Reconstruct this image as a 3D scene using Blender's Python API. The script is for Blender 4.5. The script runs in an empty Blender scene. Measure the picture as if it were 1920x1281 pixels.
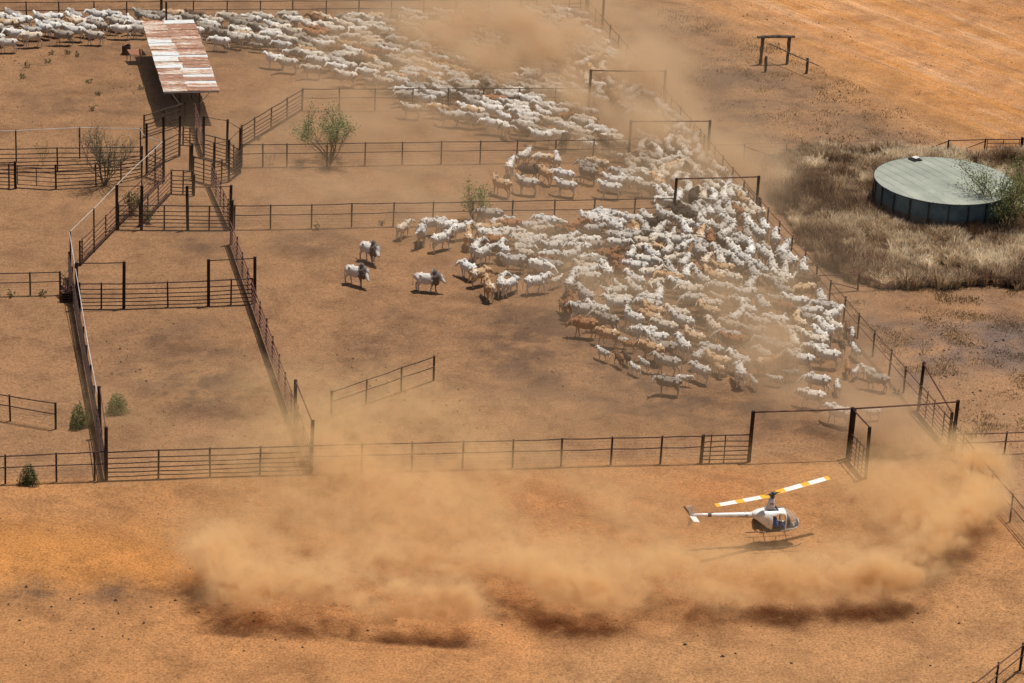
import bpy, bmesh, math, random
import numpy as np
from mathutils import Vector, Matrix, noise as mnoise

# ------------------------------------------------------------------ camera, world, sun
SC = bpy.context.scene
COL = SC.collection
FPX, CX, CY = 5500.0, 960.0, 640.5
PITCH, ROLL, HCAM = math.radians(22.8), math.radians(2.9), 71.9
Fv = Vector((0, math.cos(PITCH), -math.sin(PITCH)))
U0 = Vector((0, math.sin(PITCH), math.cos(PITCH)))
R0 = Vector((1, 0, 0))
Rc = math.cos(ROLL) * R0 + math.sin(ROLL) * U0
Uc = -math.sin(ROLL) * R0 + math.cos(ROLL) * U0
camd = bpy.data.cameras.new('camera')
cam = bpy.data.objects.new('camera', camd)
COL.objects.link(cam)
cam.matrix_world = Matrix(((Rc.x, Uc.x, -Fv.x, 0), (Rc.y, Uc.y, -Fv.y, 0), (Rc.z, Uc.z, -Fv.z, HCAM), (0, 0, 0, 1)))
camd.sensor_width = 36
camd.lens = FPX / 1920 * 36
camd.clip_start = 1
camd.clip_end = 6000
SC.camera = cam

SUNV = Vector((0.19, 0.15, 1.0)).normalized()
sun_el = math.asin(SUNV.z)
sun_az = math.atan2(SUNV.x, SUNV.y)
W = bpy.data.worlds.new('World'); SC.world = W; W.use_nodes = True
wn = W.node_tree.nodes; wl = W.node_tree.links
bg = wn['Background']
sky = wn.new('ShaderNodeTexSky'); sky.sky_type = 'NISHITA'; sky.sun_disc = False
sky.sun_elevation = sun_el; sky.sun_rotation = sun_az
sky.dust_density = 3.0; sky.air_density = 1.0
wl.new(sky.outputs[0], bg.inputs[0]); bg.inputs[1].default_value = 0.055
sund = bpy.data.lights.new('sun', 'SUN'); sund.energy = 4.15; sund.angle = math.radians(0.5); sund.color = (1.0, 0.95, 0.87)
sun = bpy.data.objects.new('sun', sund); COL.objects.link(sun)
sun.rotation_euler = SUNV.to_track_quat('Z', 'Y').to_euler()
vs = SC.view_settings
vs.view_transform = 'Standard'; vs.look = 'None'; vs.gamma = 1; vs.exposure = 0; vs.use_curve_mapping = False
cy = SC.cycles
cy.max_bounces = 8; cy.diffuse_bounces = 1; cy.glossy_bounces = 2; cy.transmission_bounces = 4
cy.transparent_max_bounces = 8; cy.volume_bounces = 5
cy.volume_step_rate = 1.6; cy.volume_max_steps = 128
cy.use_denoising = True
cy.use_adaptive_sampling = True; cy.adaptive_threshold = 0.02

def G(px, py, z=0.0):
    u = (px - CX) / FPX; v = -(py - CY) / FPX
    d = Fv + u * Rc + v * Uc
    t = (z - HCAM) / d.z
    return Vector((d.x * t, d.y * t, z))

def project(X, Y, Z=0.0):
    X = np.asarray(X, float); Y = np.asarray(Y, float); Z = np.asarray(Z, float) - HCAM
    d = X * Fv.x + Y * Fv.y + Z * Fv.z
    u = X * Rc.x + Y * Rc.y + Z * Rc.z
    v = X * Uc.x + Y * Uc.y + Z * Uc.z
    d = np.maximum(d, 1e-3)
    return CX + FPX * u / d, CY - FPX * v / d

R = random.Random(11)

# ------------------------------------------------------------------ helpers
class MB:
    """collects shapes given in world (or thing-local) coordinates"""
    def __init__(s): s.v = []; s.f = []; s.m = []
    def add(s, vs_, fs, mi=0):
        b = len(s.v); s.v += [tuple(p) for p in vs_]
        for f in fs: s.f.append(tuple(b + i for i in f)); s.m.append(mi)
    def box(s, c, d, rot=0.0, mi=0, M=None):
        hx, hy, hz = d[0] / 2, d[1] / 2, d[2] / 2
        P = [Vector((x, y, z)) for x in (-hx, hx) for y in (-hy, hy) for z in (-hz, hz)]
        mm = M if M is not None else Matrix.Rotation(rot, 3, 'Z')
        P = [mm @ p + Vector(c) for p in P]
        s.add(P, [(0, 1, 3, 2), (4, 6, 7, 5), (0, 4, 5, 1), (2, 3, 7, 6), (0, 2, 6, 4), (1, 5, 7, 3)], mi)
    def tube(s, pts, r, n=6, cap=True, mi=0):
        pts = [Vector(p) for p in pts]
        rs = r if isinstance(r, (list, tuple)) else [r] * len(pts)
        base = len(s.v); prev = None
        for i, p in enumerate(pts):
            a = pts[max(i - 1, 0)]; b = pts[min(i + 1, len(pts) - 1)]
            t = (b - a).normalized()
            if prev is None:
                up = Vector((0, 0, 1)) if abs(t.z) < 0.9 else Vector((1, 0, 0))
                x = t.cross(up).normalized()
            else:
                x = (prev - t * prev.dot(t)).normalized()
            prev = x; y = t.cross(x)
            for k in range(n):
                a_ = 2 * math.pi * k / n
                s.v.append(tuple(p + (x * math.cos(a_) + y * math.sin(a_)) * rs[i]))
        for i in range(len(pts) - 1):
            for k in range(n):
                k2 = (k + 1) % n
                s.f.append((base + i * n + k, base + i * n + k2, base + (i + 1) * n + k2, base + (i + 1) * n + k)); s.m.append(mi)
        if cap:
            s.f.append(tuple(base + k for k in reversed(range(n)))); s.m.append(mi)
            e = base + (len(pts) - 1) * n
            s.f.append(tuple(e + k for k in range(n))); s.m.append(mi)
    def mesh(s, name, off=(0, 0, 0), smooth=False):
        me = bpy.data.meshes.new(name)
        ox, oy, oz = off
        used = sorted({i for f in s.f for i in f})
        if len(used) < len(s.v):
            mp_ = {o_: n_ for n_, o_ in enumerate(used)}; s.v = [s.v[i] for i in used]; s.f = [tuple(mp_[i] for i in f) for f in s.f]
        me.from_pydata([(x - ox, y - oy, z - oz) for x, y, z in s.v], [], s.f)
        if any(s.m): me.polygons.foreach_set('material_index', s.m)
        if smooth: me.polygons.foreach_set('use_smooth', [True] * len(s.f))
        me.update()
        return me

def new_obj(name, data, mats=None, parent=None):
    o = bpy.data.objects.new(name, data)
    COL.objects.link(o)
    if mats is not None and data is not None:
        for m in (mats if isinstance(mats, (list, tuple)) else [mats]): data.materials.append(m)
    if parent is not None: o.parent = parent
    return o

def tag(o, label=None, cat=None, group=None, kind=None):
    if label: o['label'] = label
    if cat: o['category'] = cat
    if group: o['group'] = group
    if kind: o['kind'] = kind
    return o

def thing(name, label, cat, loc, group=None, rz=0.0):
    o = bpy.data.objects.new(name, None); COL.objects.link(o)
    o.location = loc; o.rotation_euler = (0, 0, rz); o.empty_display_size = 0.3
    return tag(o, label, cat, group)

def part(name, mb, mat, parent, smooth=False, world=True):
    off = parent.location if (world and parent.parent is None) else (0, 0, 0)
    if world and parent.parent is not None: off = parent.parent.location
    return new_obj(name, mb.mesh(name, off, smooth), mat, parent)

# ------------------------------------------------------------------ materials
def mat(name):
    m = bpy.data.materials.new(name); m.use_nodes = True
    nt = m.node_tree; return m, nt, nt.nodes['Principled BSDF']

def N(nt, t, **kw):
    n = nt.nodes.new(t)
    for k, v in kw.items(): setattr(n, k, v)
    return n

def noise_n(nt, scale, detail=3, rough=0.55, vec=None, dist=0.0):
    n = N(nt, 'ShaderNodeTexNoise'); n.inputs['Scale'].default_value = scale
    n.inputs['Detail'].default_value = detail; n.inputs['Roughness'].default_value = rough
    n.inputs['Distortion'].default_value = dist
    if vec is not None: nt.links.new(vec, n.inputs['Vector'])
    return n

def ramp(nt, src, stops):
    r = N(nt, 'ShaderNodeValToRGB')
    el = r.color_ramp.elements
    while len(el) < len(stops): el.new(0.5)
    for e, (p, c) in zip(el, stops):
        e.position = p; e.color = (c[0], c[1], c[2], 1) if not isinstance(c, (int, float)) else (c, c, c, 1)
    nt.links.new(src, r.inputs[0]); return r

def mixc(nt, a, b, f, mode='MIX'):
    m = N(nt, 'ShaderNodeMix', data_type='RGBA', blend_type=mode)
    for s, v in ((0, f), (6, a), (7, b)):
        if isinstance(v, (int, float)): m.inputs[s].default_value = v
        elif isinstance(v, (tuple, list)): m.inputs[s].default_value = (v[0], v[1], v[2], 1)
        else: nt.links.new(v, m.inputs[s])
    return m.outputs[2]

def bump(nt, h, strength, dist, b):
    n = N(nt, 'ShaderNodeBump'); n.inputs['Strength'].default_value = strength; n.inputs['Distance'].default_value = dist
    nt.links.new(h, n.inputs['Height']); nt.links.new(n.outputs[0], b.inputs['Normal']); return n

def simple(name, c1, c2, scale=3, rough=0.8, metal=0.0, spec=0.3, obj=True, bs=0.0):
    m, nt, b = mat(name)
    tc = N(nt, 'ShaderNodeTexCoord')
    n = noise_n(nt, scale, 4, 0.6, tc.outputs['Object'] if obj else None)
    r = ramp(nt, n.outputs[0], [(0.35, c1), (0.65, c2)])
    nt.links.new(r.outputs[0], b.inputs['Base Color'])
    b.inputs['Roughness'].default_value = rough; b.inputs['Metallic'].default_value = metal
    b.inputs['Specular IOR Level'].default_value = spec
    if bs: bump(nt, n.outputs[0], bs, 0.02, b)
    return m

M = {}
M['steel'] = simple('weathered_rusty_steel', (0.022, 0.013, 0.010), (0.085, 0.040, 0.026), 2.5, 0.75, 0.0, 0.35)
M['post'] = simple('dark_rusty_post', (0.014, 0.010, 0.008), (0.055, 0.028, 0.019), 2.0, 0.85, 0.0, 0.25)
M['redrail'] = simple('red_rust_pipe', (0.05, 0.022, 0.016), (0.17, 0.062, 0.040), 3.0, 0.7, 0.0, 0.4)
M['wire'] = simple('fence_wire', (0.05, 0.035, 0.028), (0.10, 0.065, 0.045), 2.0, 0.7)
M['pvc'] = simple('pale_poly_pipe', (0.46, 0.43, 0.40), (0.66, 0.62, 0.58), 1.0, 0.5)
M['timber'] = simple('grey_timber', (0.05, 0.04, 0.033), (0.17, 0.13, 0.10), 4.0, 0.9, bs=0.6)
M['black'] = simple('black_rubber', (0.008, 0.008, 0.009), (0.02, 0.02, 0.022), 3, 0.6)
M['dark_metal'] = simple('dark_metal', (0.03, 0.03, 0.035), (0.09, 0.09, 0.095), 6, 0.45, 0.5)

def coat(name, stops, patch=None, rib=True):
    m, nt, b = mat(name)
    tc = N(nt, 'ShaderNodeTexCoord'); oi = N(nt, 'ShaderNodeObjectInfo')
    at = N(nt, 'ShaderNodeAttribute', attribute_name='tint')
    add = N(nt, 'ShaderNodeMath', operation='ADD'); nt.links.new(oi.outputs['Random'], add.inputs[0]); nt.links.new(at.outputs['Fac'], add.inputs[1])
    fr = N(nt, 'ShaderNodeMath', operation='FRACT'); nt.links.new(add.outputs[0], fr.inputs[0])
    r = ramp(nt, fr.outputs[0], stops)
    n = noise_n(nt, 2.6, 4, 0.65, tc.outputs['Object'])
    n2 = ramp(nt, n.outputs[0], [(0.34, 0.66), (0.46, 0.95), (0.62, 1.10)])
    c = mixc(nt, r.outputs[0], n2.outputs[0], 1.0, 'MULTIPLY')
    if patch:
        n3 = noise_n(nt, 1.3, 2, 0.5, tc.outputs['Object'])
        f = ramp(nt, n3.outputs[0], [(0.52, 0.0), (0.60, 1.0)])
        c = mixc(nt, c, patch, f.outputs[0])
    nt.links.new(c, b.inputs['Base Color'])
    b.inputs['Roughness'].default_value = 0.75; b.inputs['Specular IOR Level'].default_value = 0.25
    n4 = noise_n(nt, 3.2, 3, 0.55, tc.outputs['Object'])
    wv = N(nt, 'ShaderNodeTexWave'); wv.inputs['Scale'].default_value = 2.6; wv.inputs['Distortion'].default_value = 2.5; wv.inputs['Detail'].default_value = 2; nt.links.new(tc.outputs['Object'], wv.inputs['Vector'])
    ma = N(nt, 'ShaderNodeMath', operation='MULTIPLY_ADD'); nt.links.new(wv.outputs['Fac'], ma.inputs[0]); ma.inputs[1].default_value = .35; nt.links.new(n4.outputs[0], ma.inputs[2])
    bump(nt, ma.outputs[0], 0.8, 0.085, b)
    return m
M['pale'] = coat('pale_grey_coat', [(0.0, (0.76, 0.71, 0.63)), (0.22, (0.60, 0.54, 0.465)), (0.42, (0.84, 0.81, 0.76)), (0.60, (0.46, 0.41, 0.36)), (0.76, (0.80, 0.75, 0.67)), (0.88, (0.70, 0.58, 0.44)), (1.0, (0.40, 0.36, 0.32))])
M['fawn'] = coat('fawn_coat', [(0.0, (0.62, 0.42, 0.24)), (0.5, (0.55, 0.33, 0.17)), (1.0, (0.70, 0.52, 0.33))], patch=(0.72, 0.62, 0.50))
M['red'] = coat('red_brown_coat', [(0.0, (0.30, 0.13, 0.06)), (0.5, (0.42, 0.20, 0.09)), (1.0, (0.19, 0.085, 0.045))])
M['darkcoat'] = coat('dark_brown_coat', [(0.0, (0.10, 0.06, 0.04)), (0.5, (0.05, 0.035, 0.028)), (1.0, (0.16, 0.09, 0.055))])
M['greycoat'] = coat('mid_grey_coat', [(0.0, (0.42, 0.35, 0.28)), (0.5, (0.30, 0.25, 0.20)), (1.0, (0.50, 0.43, 0.36))])
M['pied'] = coat('black_and_white_coat', [(0.0, (0.8, 0.77, 0.72)), (1.0, (0.7, 0.66, 0.6))], patch=(0.03, 0.025, 0.022))
M['horn'] = simple('horn', (0.45, 0.40, 0.33), (0.22, 0.17, 0.13), 8, 0.5)

def bullcoat():
    m, nt, b = mat('bull_coat_dark_neck')
    tc = N(nt, 'ShaderNodeTexCoord'); sx = N(nt, 'ShaderNodeSeparateXYZ'); nt.links.new(tc.outputs['Object'], sx.inputs[0])
    n = noise_n(nt, 3.0, 3, 0.6, tc.outputs['Object'])
    ad = N(nt, 'ShaderNodeMath', operation='MULTIPLY_ADD'); nt.links.new(n.outputs[0], ad.inputs[0]); ad.inputs[1].default_value = 0.25
    nt.links.new(sx.outputs[0], ad.inputs[2])
    rr = ramp(nt, ad.outputs[0], [(0.0, 0.0), (0.4, 0.0)])
    mp = N(nt, 'ShaderNodeMapRange'); nt.links.new(ad.outputs[0], mp.inputs[0]); mp.inputs[1].default_value = -1.2; mp.inputs[2].default_value = 2.0
    pos = lambda x: (x + 0.12 + 1.2) / 3.2
    r = ramp(nt, mp.outputs[0], [(pos(-0.8), (0.55, 0.49, 0.43)), (pos(-0.3), (0.66, 0.61, 0.55)), (pos(0.34), (0.60, 0.55, 0.49)), (pos(0.46), (0.13, 0.10, 0.085)), (pos(0.98), (0.16, 0.125, 0.105)), (pos(1.10), (0.66, 0.61, 0.55)), (pos(1.36), (0.66, 0.6, 0.54)), (pos(1.43), (0.04, 0.03, 0.03))])
    nt.links.new(r.outputs[0], b.inputs['Base Color']); b.inputs['Roughness'].default_value = 0.75
    n4 = noise_n(nt, 7.0, 3, 0.6, tc.outputs['Object']); bump(nt, n4.outputs[0], 0.9, 0.08, b)
    return m
M['bull'] = bullcoat()

def ground_mat():
    m, nt, b = mat('red_dirt')
    tc = N(nt, 'ShaderNodeTexCoord'); P = tc.outputs['Object']
    at = N(nt, 'ShaderNodeAttribute', attribute_name='soil')
    # mid scale mottling
    n1 = noise_n(nt, 0.35, 5, 0.62, P, 0.4)
    r1 = ramp(nt, n1.outputs[0], [(0.3, (0.72, 0.70, 0.70)), (0.5, (1, 1, 1)), (0.7, (1.18, 1.15, 1.10))])
    c = mixc(nt, at.outputs['Color'], r1.outputs[0], 1.0, 'MULTIPLY')
    n2 = noise_n(nt, 1.9, 4, 0.7, P, 0.3)
    r2 = ramp(nt, n2.outputs[0], [(0.33, (0.66, 0.64, 0.62)), (0.48, (1, 1, 1)), (0.7, (1.12, 1.12, 1.10))])
    c = mixc(nt, c, r2.outputs[0], 0.5, 'MULTIPLY')
    # gravel grain
    n3 = noise_n(nt, 7.5, 4, 0.8, P)
    r3 = ramp(nt, n3.outputs[0], [(0.36, (0.42, 0.39, 0.38)), (0.47, (0.92, 0.92, 0.92)), (0.56, (1.12, 1.12, 1.12)), (0.68, (1.5, 1.5, 1.55))])
    c = mixc(nt, c, r3.outputs[0], 0.8, 'MULTIPLY')
    dr = G(1900, 230) - G(1400, 30); ang = math.atan2(dr.y, dr.x)
    mp = N(nt, 'ShaderNodeMapping', vector_type='TEXTURE'); mp.inputs['Rotation'].default_value = (0, 0, ang); mp.inputs['Scale'].default_value = (15.0, 1.0, 1.0); nt.links.new(P, mp.inputs[0])
    n6 = noise_n(nt, 0.75, 6, 0.66, mp.outputs[0], 0.15)
    r6 = ramp(nt, n6.outputs[0], [(0.33, (0.66, 0.56, 0.47)), (0.44, (1.0, 0.95, 0.86)), (0.52, (1.0, 0.85, 0.62)), (0.60, (1.22, 1.30, 1.42)), (0.70, (0.95, 0.86, 0.70))])
    fm = N(nt, 'ShaderNodeMath', operation='MULTIPLY'); nt.links.new(at.outputs['Alpha'], fm.inputs[0]); fm.inputs[1].default_value = 0.8
    c = mixc(nt, c, r6.outputs[0], fm.outputs[0], 'MULTIPLY')
    # dark specks: pebbles and litter, patchy
    v = N(nt, 'ShaderNodeTexVoronoi'); v.inputs['Scale'].default_value = 4.2; nt.links.new(P, v.inputs['Vector'])
    rv = ramp(nt, v.outputs['Distance'], [(0.10, 1.0), (0.17, 0.0)])
    n5 = noise_n(nt, 0.6, 3, 0.6, P)
    r5 = ramp(nt, n5.outputs[0], [(0.5, 0.0), (0.68, 0.9)])
    f = N(nt, 'ShaderNodeMath', operation='MULTIPLY'); nt.links.new(rv.outputs[0], f.inputs[0]); nt.links.new(r5.outputs[0], f.inputs[1])
    c = mixc(nt, c, (0.06, 0.035, 0.022), f.outputs[0])
    n7 = noise_n(nt, 3.1, 5, 0.75, P); r7 = ramp(nt, n7.outputs[0], [(0.60, 0.0), (0.66, 0.75)]); n8 = noise_n(nt, 0.22, 3, 0.6, P); r8 = ramp(nt, n8.outputs[0], [(0.45, 0.1), (0.62, 1.0)])
    f2 = N(nt, 'ShaderNodeMath', operation='MULTIPLY'); nt.links.new(r7.outputs[0], f2.inputs[0]); nt.links.new(r8.outputs[0], f2.inputs[1])
    c = mixc(nt, c, (0.11, 0.062, 0.040), f2.outputs[0])
    nt.links.new(c, b.inputs['Base Color'])
    b.inputs['Roughness'].default_value = 0.95; b.inputs['Specular IOR Level'].default_value = 0.1
    mx = N(nt, 'ShaderNodeMath', operation='MULTIPLY_ADD'); nt.links.new(n2.outputs[0], mx.inputs[0]); mx.inputs[1].default_value = 1.5
    nt.links.new(n3.outputs[0], mx.inputs[2])
    bump(nt, mx.outputs[0], 0.7, 0.055, b)
    return m
M['ground'] = ground_mat()

# ------------------------------------------------------------------ numpy value noise
def vnoise(x, y, scale, seed, octaves=4, rough=0.5):
    rs = np.random.RandomState(seed); out = 0; amp = 1; tot = 0
    for o in range(octaves):
        g = rs.rand(64, 64); xx = x / scale + 17.3 * o; yy = y / scale + 9.1 * o
        xi = np.floor(xx).astype(int); yi = np.floor(yy).astype(int)
        fx = xx - xi; fy = yy - yi; fx = fx * fx * (3 - 2 * fx); fy = fy * fy * (3 - 2 * fy)
        a = g[xi % 64, yi % 64]; b = g[(xi + 1) % 64, yi % 64]; c = g[xi % 64, (yi + 1) % 64]; d = g[(xi + 1) % 64, (yi + 1) % 64]
        out = out + amp * ((a * (1 - fx) + b * fx) * (1 - fy) + (c * (1 - fx) + d * fx) * fy)
        tot += amp; amp *= rough; scale /= 2
    return out / tot

def in_poly(px, py, poly):
    inside = np.zeros(px.shape, bool); n = len(poly)
    for i in range(n):
        x1, y1 = poly[i]; x2, y2 = poly[(i + 1) % n]
        c = ((y1 > py) != (y2 > py)) & (px < (x2 - x1) * (py - y1) / ((y2 - y1) + 1e-12) + x1)
        inside ^= c
    return inside

def poly_mask(px, py, poly, soft):
    """soft signed mask of a polygon given in photo pixels"""
    dmin = np.full(px.shape, 1e9); n = len(poly)
    for i in range(n):
        x1, y1 = poly[i]; x2, y2 = poly[(i + 1) % n]
        dx, dy = x2 - x1, y2 - y1
        t = np.clip(((px - x1) * dx + (py - y1) * dy) / (dx * dx + dy * dy), 0, 1)
        dmin = np.minimum(dmin, np.hypot(px - x1 - t * dx, (py - y1 - t * dy)))
    s = np.where(in_poly(px, py, poly), dmin, -dmin)
    return np.clip(s / soft + 0.5, 0, 1)

# ------------------------------------------------------------------ ground
GRASS = [(1462, 300), (1500, 283), (1600, 285), (1700, 287), (1790, 287), (1960, 290), (1960, 535), (1850, 536), (1770, 541), (1700, 541), (1600, 532), (1545, 500), (1490, 435), (1440, 372), (1440, 330)]
def build_ground():
    xs = np.unique(np.concatenate([np.linspace(-1500, -75, 14), np.arange(-75, 76, 0.4), np.linspace(75, 1500, 14)]))
    ys = np.unique(np.concatenate([np.linspace(-1200, 105, 12), np.arange(105, 275, 0.4), np.linspace(275, 2500, 16)]))
    X, Y = np.meshgrid(xs, ys)
    px, py = project(X, Y)
    nx, ny = len(xs), len(ys)
    base = np.array([0.285, 0.156, 0.079]); col = np.ones(X.shape + (3,)) * base
    def lay(mask, c):
        nonlocal col
        col = col * (1 - mask[..., None]) + np.array(c) * mask[..., None]
    near = vnoise(X, Y, 9, 3)
    # outside-yard zones
    wob = (vnoise(X, Y, 6, 5) - 0.5) * 60
    lay(poly_mask(px, py + wob * 0.5, [(-200, 905), (600, 885), (1400, 868), (1600, 870), (1800, 865), (2100, 1250), (2100, 1500), (-200, 1500)], 30), (0.375, 0.182, 0.074))
    lay(poly_mask(px, py + wob, [(-200, 960), (300, 990), (420, 1080), (300, 1120), (-200, 1080)], 60) * 0.6, (0.48, 0.200, 0.050))
    lay(poly_mask(px, py + wob * 0.7, [(900, 895), (1300, 880), (1420, 900), (1300, 1000), (1000, 1010)], 50) * 0.6, (0.42, 0.180, 0.070))
    lay(poly_mask(px + wob, py, [(1050, 1180), (1800, 1000), (2100, 1100), (2100, 1400), (1000, 1400)], 120) * 0.55, (0.335, 0.186, 0.088))
    # right-hand side beyond the long fence
    lay(poly_mask(px, py + wob * 0.3, [(1110, -300), (1145, 40), (1350, 300), (1800, 850), (2000, 1080), (2300, 1000), (2300, -300)], 12), (0.305, 0.172, 0.090))
    t = vnoise(X, Y, 3.2, 8)
    lay(poly_mask(px + wob, py + wob * 0.5, [(1290, 60), (1440, 110), (1600, 150), (1760, 240), (1700, 275), (1500, 285), (1340, 240), (1270, 150)], 110) * np.clip((vnoise(X, Y, 4.5, 62, 5, .68) - .38) * 4.5, 0.1, 1), (0.165, 0.105, 0.068))
    lay(poly_mask(px + wob, py + wob * 0.4, [(1640, 560), (1960, 560), (1960, 700), (1700, 720), (1630, 650)], 50) * np.clip((vnoise(X, Y, 4.0, 63, 5, .65) - .36) * 4, 0.1, 1), (0.165, 0.115, 0.092))
    lay(poly_mask(px + wob * .5, py + wob * 0.3, [(1590, 548), (2000, 545), (2000, 600), (1680, 600)], 22) * 0.35, (0.32, 0.165, 0.075))
    lay(poly_mask(px + wob * .5, py + wob * 0.3, GRASS, 30) * 0.9, (0.125, 0.075, 0.042))
    # graded road, top right : streaks run along its length
    roadm = poly_mask(px, py + wob * 0.25, [(1170, -300), (1270, -60), (1390, 50), (1560, 135), (1760, 240), (1960, 300), (2400, 420), (2400, -300)], 130)
    a = G(1400, 30); b_ = G(1900, 230); dr = (b_ - a).normalized()
    across = (X - a.x) * -dr.y + (Y - a.y) * dr.x
    along = (X - a.x) * dr.x + (Y - a.y) * dr.y
    st = vnoise(across, along / 22.0, 1.1, 21, 4, 0.7)
    rc1 = np.array([0.50, 0.245, 0.090]); rc2 = np.array([0.50, 0.270, 0.135])
    rcol = rc1 + (rc2 - rc1) * np.clip((st - 0.40) * 6, 0, 1)[..., None]
    rcol = rcol * (0.86 + 0.24 * vnoise(across, along / 16, 0.9, 31, 3))[..., None]
    col = col * (1 - roadm[..., None] * 0.9) + rcol * roadm[..., None] * 0.9
    lay(poly_mask(px, py + wob * 0.4, [(1300, -200), (1420, -200), (2400, -200), (2400, 130), (1920, 70), (1700, 5)], 50) * 0.55, (0.34, 0.185, 0.10))
    for q in ((1500, 15), (1300, 8), (1640, 60), (1850, 20)):
        pass
    brk = np.clip((vnoise(X, Y, 2.2, 61, 5, .72) - .40) * 4.0, 0, 1)
    # darker trampled dung patches inside the yards; those under the herd paint in shade
    def patch(cx, cy_, rx, ry, k, c=(0.135, 0.077, 0.047)):
        d = ((px - cx + wob * 0.7) / rx) ** 2 + ((py - cy_ + wob * 0.35) / ry) ** 2
        lay(np.clip(np.exp(-d * 1.0) * k * (brk * 1.9 + .25), 0, .95), c)
    for a_ in [(365, 710, 90, 60, .8), (300, 640, 120, 50, .35), (430, 760, 90, 40, .35), (1010, 620, 110, 45, .9), (1000, 690, 150, 60, .45), (700, 660, 90, 50, .4), (1180, 730, 120, 40, .6), (1350, 760, 180, 35, .8),
               (390, 470, 60, 25, .4), (580, 455, 90, 30, .35), (360, 420, 70, 30, .4), (150, 200, 130, 40, .3), (800, 590, 80, 20, .35), (1300, 590, 360, 120, .8), (1300, 300, 120, 130, .5), (600, 60, 700, 60, .55), (950, 230, 160, 50, .4),
               (130, 1105, 130, 26, .5), (250, 1110, 90, 22, .4), (1500, 800, 150, 30, .4), (960, 960, 30, 10, .2)]:
        patch(*a_)
    # wheel / drag marks swept into the dirt near the helicopter
    sw = vnoise((X - 5) * 0.6 + (Y) * 1.6, (X * 1.0 - Y * 0.2) / 6, 1.2, 44, 3)
    lay(poly_mask(px, py, [(930, 880), (1420, 870), (1300, 1010), (1000, 1030)], 50) * np.clip((sw - .5) * 5, 0, 1) * .55, (0.25, 0.11, 0.045))
    col *= (0.90 + 0.22 * vnoise(X, Y, 25, 77, 3))[..., None]
    Z = np.zeros(X.shape)
    inner = (abs(X) < 70) & (Y > 110) & (Y < 270)
    Z = np.where(inner, (vnoise(X, Y, 5, 91, 3) - 0.5) * 0.10 - 0.03, -0.04)
    V = np.stack([X, Y, Z], -1).reshape(-1, 3)
    me = bpy.data.meshes.new('ground')
    i = np.arange(nx - 1); j = np.arange(ny - 1)
    I, J = np.meshgrid(i, j); a0 = (J * nx + I).ravel()
    F = np.stack([a0, a0 + 1, a0 + nx + 1, a0 + nx], -1)
    me.vertices.add(len(V)); me.vertices.foreach_set('co', V.ravel().astype(np.float32))
    me.loops.add(F.size); me.loops.foreach_set('vertex_index', F.ravel().astype(np.int32))
    me.polygons.add(len(F)); me.polygons.foreach_set('loop_start', (np.arange(len(F)) * 4).astype(np.int32))
    me.update(calc_edges=True)
    ca = me.color_attributes.new('soil', 'FLOAT_COLOR', 'POINT')
    ca.data.foreach_set('color', np.concatenate([col.reshape(-1, 3), np.clip(roadm, 0, 1).reshape(-1, 1)], 1).ravel().astype(np.float32))
    me.polygons.foreach_set('use_smooth', [True] * len(F))
    o = new_obj('ground', me, M['ground']); tag(o, kind='structure', label='bare red and tan dirt of the yards and road')
build_ground()

# ------------------------------------------------------------------ fences
HF = 1.72
FR_B = (1.0, 0.77, 0.585, 0.42, 0.265, 0.115)
def along_px(pts, xs_, axis=0):
    out = []
    for x in xs_:
        for (a, b) in zip(pts[:-1], pts[1:]):
            lo, hi = sorted((a[axis], b[axis]))
            if lo - 0.6 <= x <= hi + 0.6 and hi - lo > 0.5:
                t = (x - a[axis]) / (b[axis] - a[axis]); out.append((a[0] + (b[0] - a[0]) * t, a[1] + (b[1] - a[1]) * t)); break
    return out

def post_mb(p, h, r, n=7):
    mb = MB(); lean = Vector((R.uniform(-.02, .02) * h, R.uniform(-.02, .02) * h, 0))
    mb.tube([p + Vector((0, 0, -0.25)), p + Vector((0, 0, h)) + lean], r, n)
    return mb

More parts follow.
